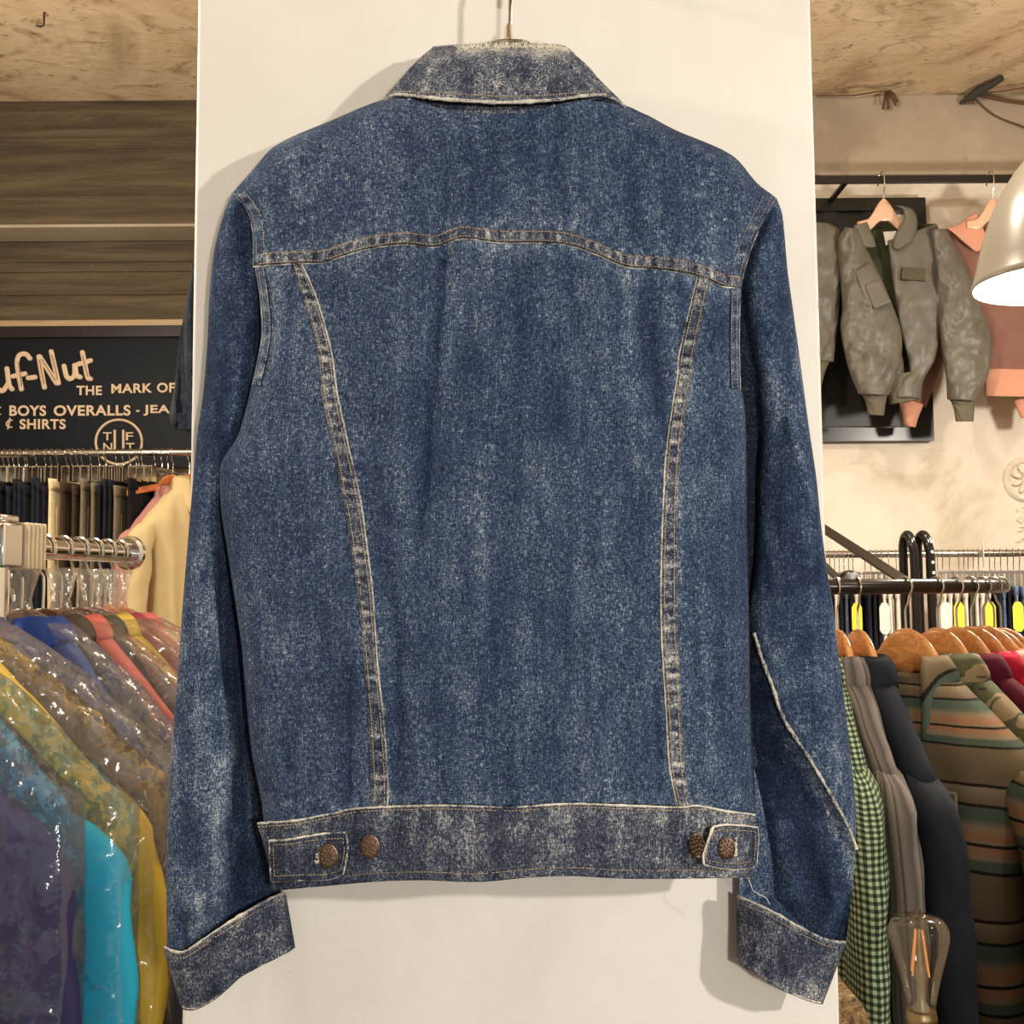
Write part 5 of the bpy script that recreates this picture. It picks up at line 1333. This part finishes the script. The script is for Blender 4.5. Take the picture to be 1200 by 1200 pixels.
def camo():
    t = NT('camouflage_cotton'); n = t.noise(t.coord((16, 16, 16)), 1, 2, .5, 1.2)
    t.bsdf(t.ramp(n, [(.38, srgb(38, 40, 32)), (.42, srgb(82, 84, 56)), (.50, srgb(82, 84, 56)), (.53, srgb(146, 128, 96)), (.60, srgb(146, 128, 96)), (.63, srgb(84, 62, 46))], 'CONSTANT'), .9); return t.m
M_cam = camo(); M_bur = cloth('burgundy_wool', srgb(86, 22, 40), .15, 40); M_red = cloth('crimson_wool', srgb(176, 26, 52), .15, 40); M_pnk = cloth('pale_pink_flannel', srgb(206, 160, 146), .2, 40); M_dkc = cloth('dark_green_flannel', srgb(46, 56, 44), .3, 30)
RACK = [ # angle on the ring, material, words, W, drop
    (-2.0, M_green, 'green and white checked shirt beside the sleeve of the denim jacket', .205, .12, .030, 'shirt'),
    (2.2, M_gst, 'grey striped shirt between the green checked and the navy ones', .205, .125, .026, 'shirt'),
    (6.5, M_nav, 'plain navy wool shirt next to the striped serape shirt', .215, .135, .034, 'shirt'),
    (17.5, M_ser, 'brown serape striped shirt with a large collar', .225, .125, .055, 'shirt'),
    (26.0, M_cam, 'camouflage shirt behind the serape striped shirt', .22, .12, .030, 'shirt'),
    (32.0, M_bur, 'dark burgundy shirt behind the camouflage shirt', .22, .11, .024, 'shirt'),
    (37.5, M_red, 'bright crimson shirt behind the burgundy one', .22, .11, .022, 'shirt'),
    (43.0, M_pnk, 'pale pink shirt at the far end of the round rack', .22, .11, .020, 'shirt'),
]
def ring_at(ph): return Vector((CX + RR * math.sin(R(ph)), CD - RR * math.cos(R(ph)), RZ2))
for i, (ph, mt, wd, W, dr, th, k) in enumerate(RACK):
    loc = ring_at(ph); ang = math.atan2(-math.cos(R(ph)), math.sin(R(ph)))
    if i == 3: ang += R(12)
    wood_hanger('wooden_hanger', 'glossy wooden hanger inside the %s' % wd.split(' shirt')[0] + ' shirt', loc, ang, RT, W - .035, dr - .035, M_hw, 'hangers on the round rack', zt=-.068, hm=M_steel, lump=.056, flip=-1, zn=-.138, gW=W, gd=dr, neck=.076)
    garment('shirt', wd, 'shirt', loc, ang, mt, W=W, drop=dr, zn=-.138, length=.82, thick=th, slen=.60, seed=i * 2.1 + .4, collar='shirt', splay=.045, collar_h=.048, gap=42 if i == 3 else 26, pt=.20 if i == 3 else .06, group='shirts on the round rack', fold=.012 if i == 3 else .004, srad=.060, mat_c=mt, neck=.072, pocket=(i == 3), placket=(i in (3, 4)))
for i, (ph, wd) in enumerate(((49, 'pale pink shirt'), (55, 'hanger next to it'))):
    wood_hanger('wooden_hanger', 'bare glossy wooden hanger %s on the round rack' % ('just past the pale pink shirt' if i == 0 else 'farthest along the curve'), ring_at(ph), math.atan2(-math.cos(R(ph)), math.sin(R(ph))), RT, .19, .08, M_hw, 'hangers on the round rack', zt=-.074, hm=M_steel, lump=.05)
# hangers across the back of the ring
for i, ph in enumerate((186, 180, 174.5, 169, 163, 156, 149)):
    loc = ring_at(ph); ang = math.atan2(-math.cos(R(ph)), math.sin(R(ph)))
    wood_hanger('wooden_hanger', 'honey coloured wooden hanger across the round rack, %s back one from the pillar' % ORD[i], loc, ang, RT, .175, .08, M_hw, 'hangers at the back of the round rack', zt=-.062, hm=M_steel, lump=.05, gW=.21, gd=.11)
    if i in (1, 3, 5):
        garment('shirt', ['dark green flannel shirt', 'camouflage shirt', 'grey striped shirt'][(i - 1) // 2] + ' at the back of the round rack', 'shirt', loc, ang, [M_dkc, M_cam, M_gst][(i - 1) // 2], W=.21, drop=.11, zn=-.122, length=.8, thick=.022, slen=.58, seed=i * 3.3, collar='shirt', group='shirts at the back of the round rack', fold=.002, srad=.04, placket=False)

# ------------------------------------------------------------------ light bulb lamp and side table in front
GD = 1.18; gc = P(1080, 1186, GD); top = P(1080, 1066, GD).z; H = top - gc.z
bl = thing('filament_lamp', 'clear glass filament bulb standing upright in a brass socket', 'lamp', (gc.x, gc.y, 0))
sc_ = H / .108
prof = [(.0145, 0), (.0150, .006), (.0170, .018), (.0220, .040), (.0268, .058), (.0300, .070), (.0318, .080), (.0312, .089), (.0270, .0965), (.0190, .1005), (.0100, .1025), (.0055, .1040), (.0040, .1065), (.0020, .1078), (.0003, .108)]
pr2 = cr([(r, z, 0) for r, z in prof], 44)
t = NT('thin_amber_glass')
fr2 = t.n('ShaderNodeFresnel'); fr2.inputs[0].default_value = 1.5
tr = t.n('ShaderNodeBsdfTransparent'); tr.inputs[0].default_value = (.86, .82, .74, 1); gl = t.n('ShaderNodeBsdfGlossy'); gl.inputs['Roughness'].default_value = .03
mx = t.n('ShaderNodeMixShader'); t.l(t.math('ADD', t.math('MULTIPLY', fr2.outputs[0], .8), .02, True), mx.inputs[0]); t.l(tr.outputs[0], mx.inputs[1]); t.l(gl.outputs[0], mx.inputs[2]); t.l(mx.outputs[0], t.out.inputs[0])
obj('glass_bulb', MB().lathe([(p.x * sc_, p.y * sc_) for p in pr2], gc, 48), t.m, bl, angle=180)
M_fil = NT('warm_filament'); M_fil.bsdf(srgb(226, 150, 90), .4, Emission_Color=(1, .5, .2, 1), Emission_Strength=.25); M_fil = M_fil.m
M_gst2 = plain('frosted_glass_stem', srgb(150, 140, 120), .2)
obj('glass_stem', MB().lathe([(r * sc_, z * sc_) for r, z in ((.009, .001), (.0085, .006), (.0045, .012), (.0042, .032), (.0062, .038), (.0055, .044), (.0035, .052), (.0028, .070), (.0016, .086), (.0003, .088))], gc, 18), M_gst2, bl)
for k in range(4):
    a = 2 * math.pi * k / 4 + .5; d = Vector((math.cos(a), math.sin(a), 0))
    obj('filament', MB().tube([gc + (d * .0120 + Vector((0, 0, .040))) * sc_, gc + (d * .0046 + Vector((0, 0, .086))) * sc_], .0011, 8), M_fil, bl)
obj('support_wires', MB().tube([gc + Vector((0, 0, .084)) * sc_, gc + Vector((.005, .002, .0865)) * sc_], .0006, 6), M_steel, bl)
sk = [(.0001, .002), (.0150, .002), (.0155, -.002), (.0162, -.004), (.0162, -.009), (.0150, -.011), (.0150, -.014), (.0156, -.015), (.0156, -.060), (.010, -.066), (.006, -.07), (.006, -gc.z / sc_ + .035), (.10, -gc.z / sc_ + .03), (.105, -gc.z / sc_ + .002), (.0001, -gc.z / sc_ + .002)]
obj('brass_socket', MB().lathe([(r * sc_, z * sc_) for r, z in sk], gc, 32), M_brass, bl, angle=35)

TD = 1.32
a = P(985, 1176, TD); zt = P(1000, 1167, TD).z
tb = thing('side_table', 'speckled brown table edge showing low beside the white pillar', 'table', (a.x, a.y, 0))
def spk():
    t = NT('speckled_brown_board'); n = t.noise(t.coord((130,) * 3), 1, 4, .8); t.bsdf(t.ramp(n, [(.35, srgb(58, 42, 26)), (.5, srgb(122, 94, 58)), (.65, srgb(176, 146, 98))]), .7); return t.m
cpts = [P(x, y, TD) for x, y in ((966, 1172), (985, 1170), (1001, 1166), (1010, 1176), (1019, 1192), (1026, 1212), (1030, 1240), (966, 1240))]
obj('top_board', MB().prism(cpts, (0, .14, 0)), spk(), tb, smooth=False, bevel=.004)
for dx in (.005, .045):
    for dy in (.02, .12):
        z2 = P(1000, 1239, TD).z; obj('leg', MB().box((cpts[0].x + .012 + dx, cpts[0].y + dy, z2 / 2), (.016, .016, z2)), M_hwd, tb)
# ------------------------------------------------------------------ light
def lamp(name, loc, w, r, c=(1, .90, .78), aim=None, cone=40, blend=.35):
    l = bpy.data.lights.new(name, 'SPOT' if aim else 'POINT'); l.energy = w; l.shadow_soft_size = r; l.color = c
    o = bpy.data.objects.new(name, l); col.objects.link(o); o.location = loc
    if aim:
        l.spot_size = R(cone); l.spot_blend = blend
        o.rotation_euler = (Vector(aim) - Vector(loc)).to_track_quat('-Z', 'Y').to_euler()
    return o
lamp('track_spot', (1.35, -.45, 1.85), 84, .035, (1, .94, .85), (-.06, .93, 1.46), 58, .15)
lamp('track_spot', (.35, -.60, 1.50), 42, .05, (1, .95, .87), (-.10, .93, 1.46), 54, .2)
lamp('unseen_lamp', (-1.6, 2.9, 2.40), 30, .05, (1, .87, .70))  # unseen, put below the beam to light underside, sign and jeans
lamp('unseen_lamp', (-1.3, .8, 2.4), 78, .05, (1, .91, .79))  # unseen, added overhead to brighten the film bags
lamp('unseen_lamp', (.45, 2.3, 2.95), 46, .05, (1, .89, .72))
lamp('unseen_lamp', (1.9, 2.7, 2.2), 50, .06, (1, .91, .79))  # unseen, added out of frame to brighten the cream wall
lamp('unseen_lamp', (1.35, .95, 2.7), 20, .06, (1, .91, .79))  # unseen, added to light the serape shirt from above
lamp('pendant_glow', lc + Vector((0, 0, .02)), 34, .03, (1, .91, .78))
w = bpy.data.worlds.new('World'); sc.world = w; w.use_nodes = True
w.node_tree.nodes['Background'].inputs[0].default_value = (1, .96, .90, 1); w.node_tree.nodes['Background'].inputs[1].default_value = .36
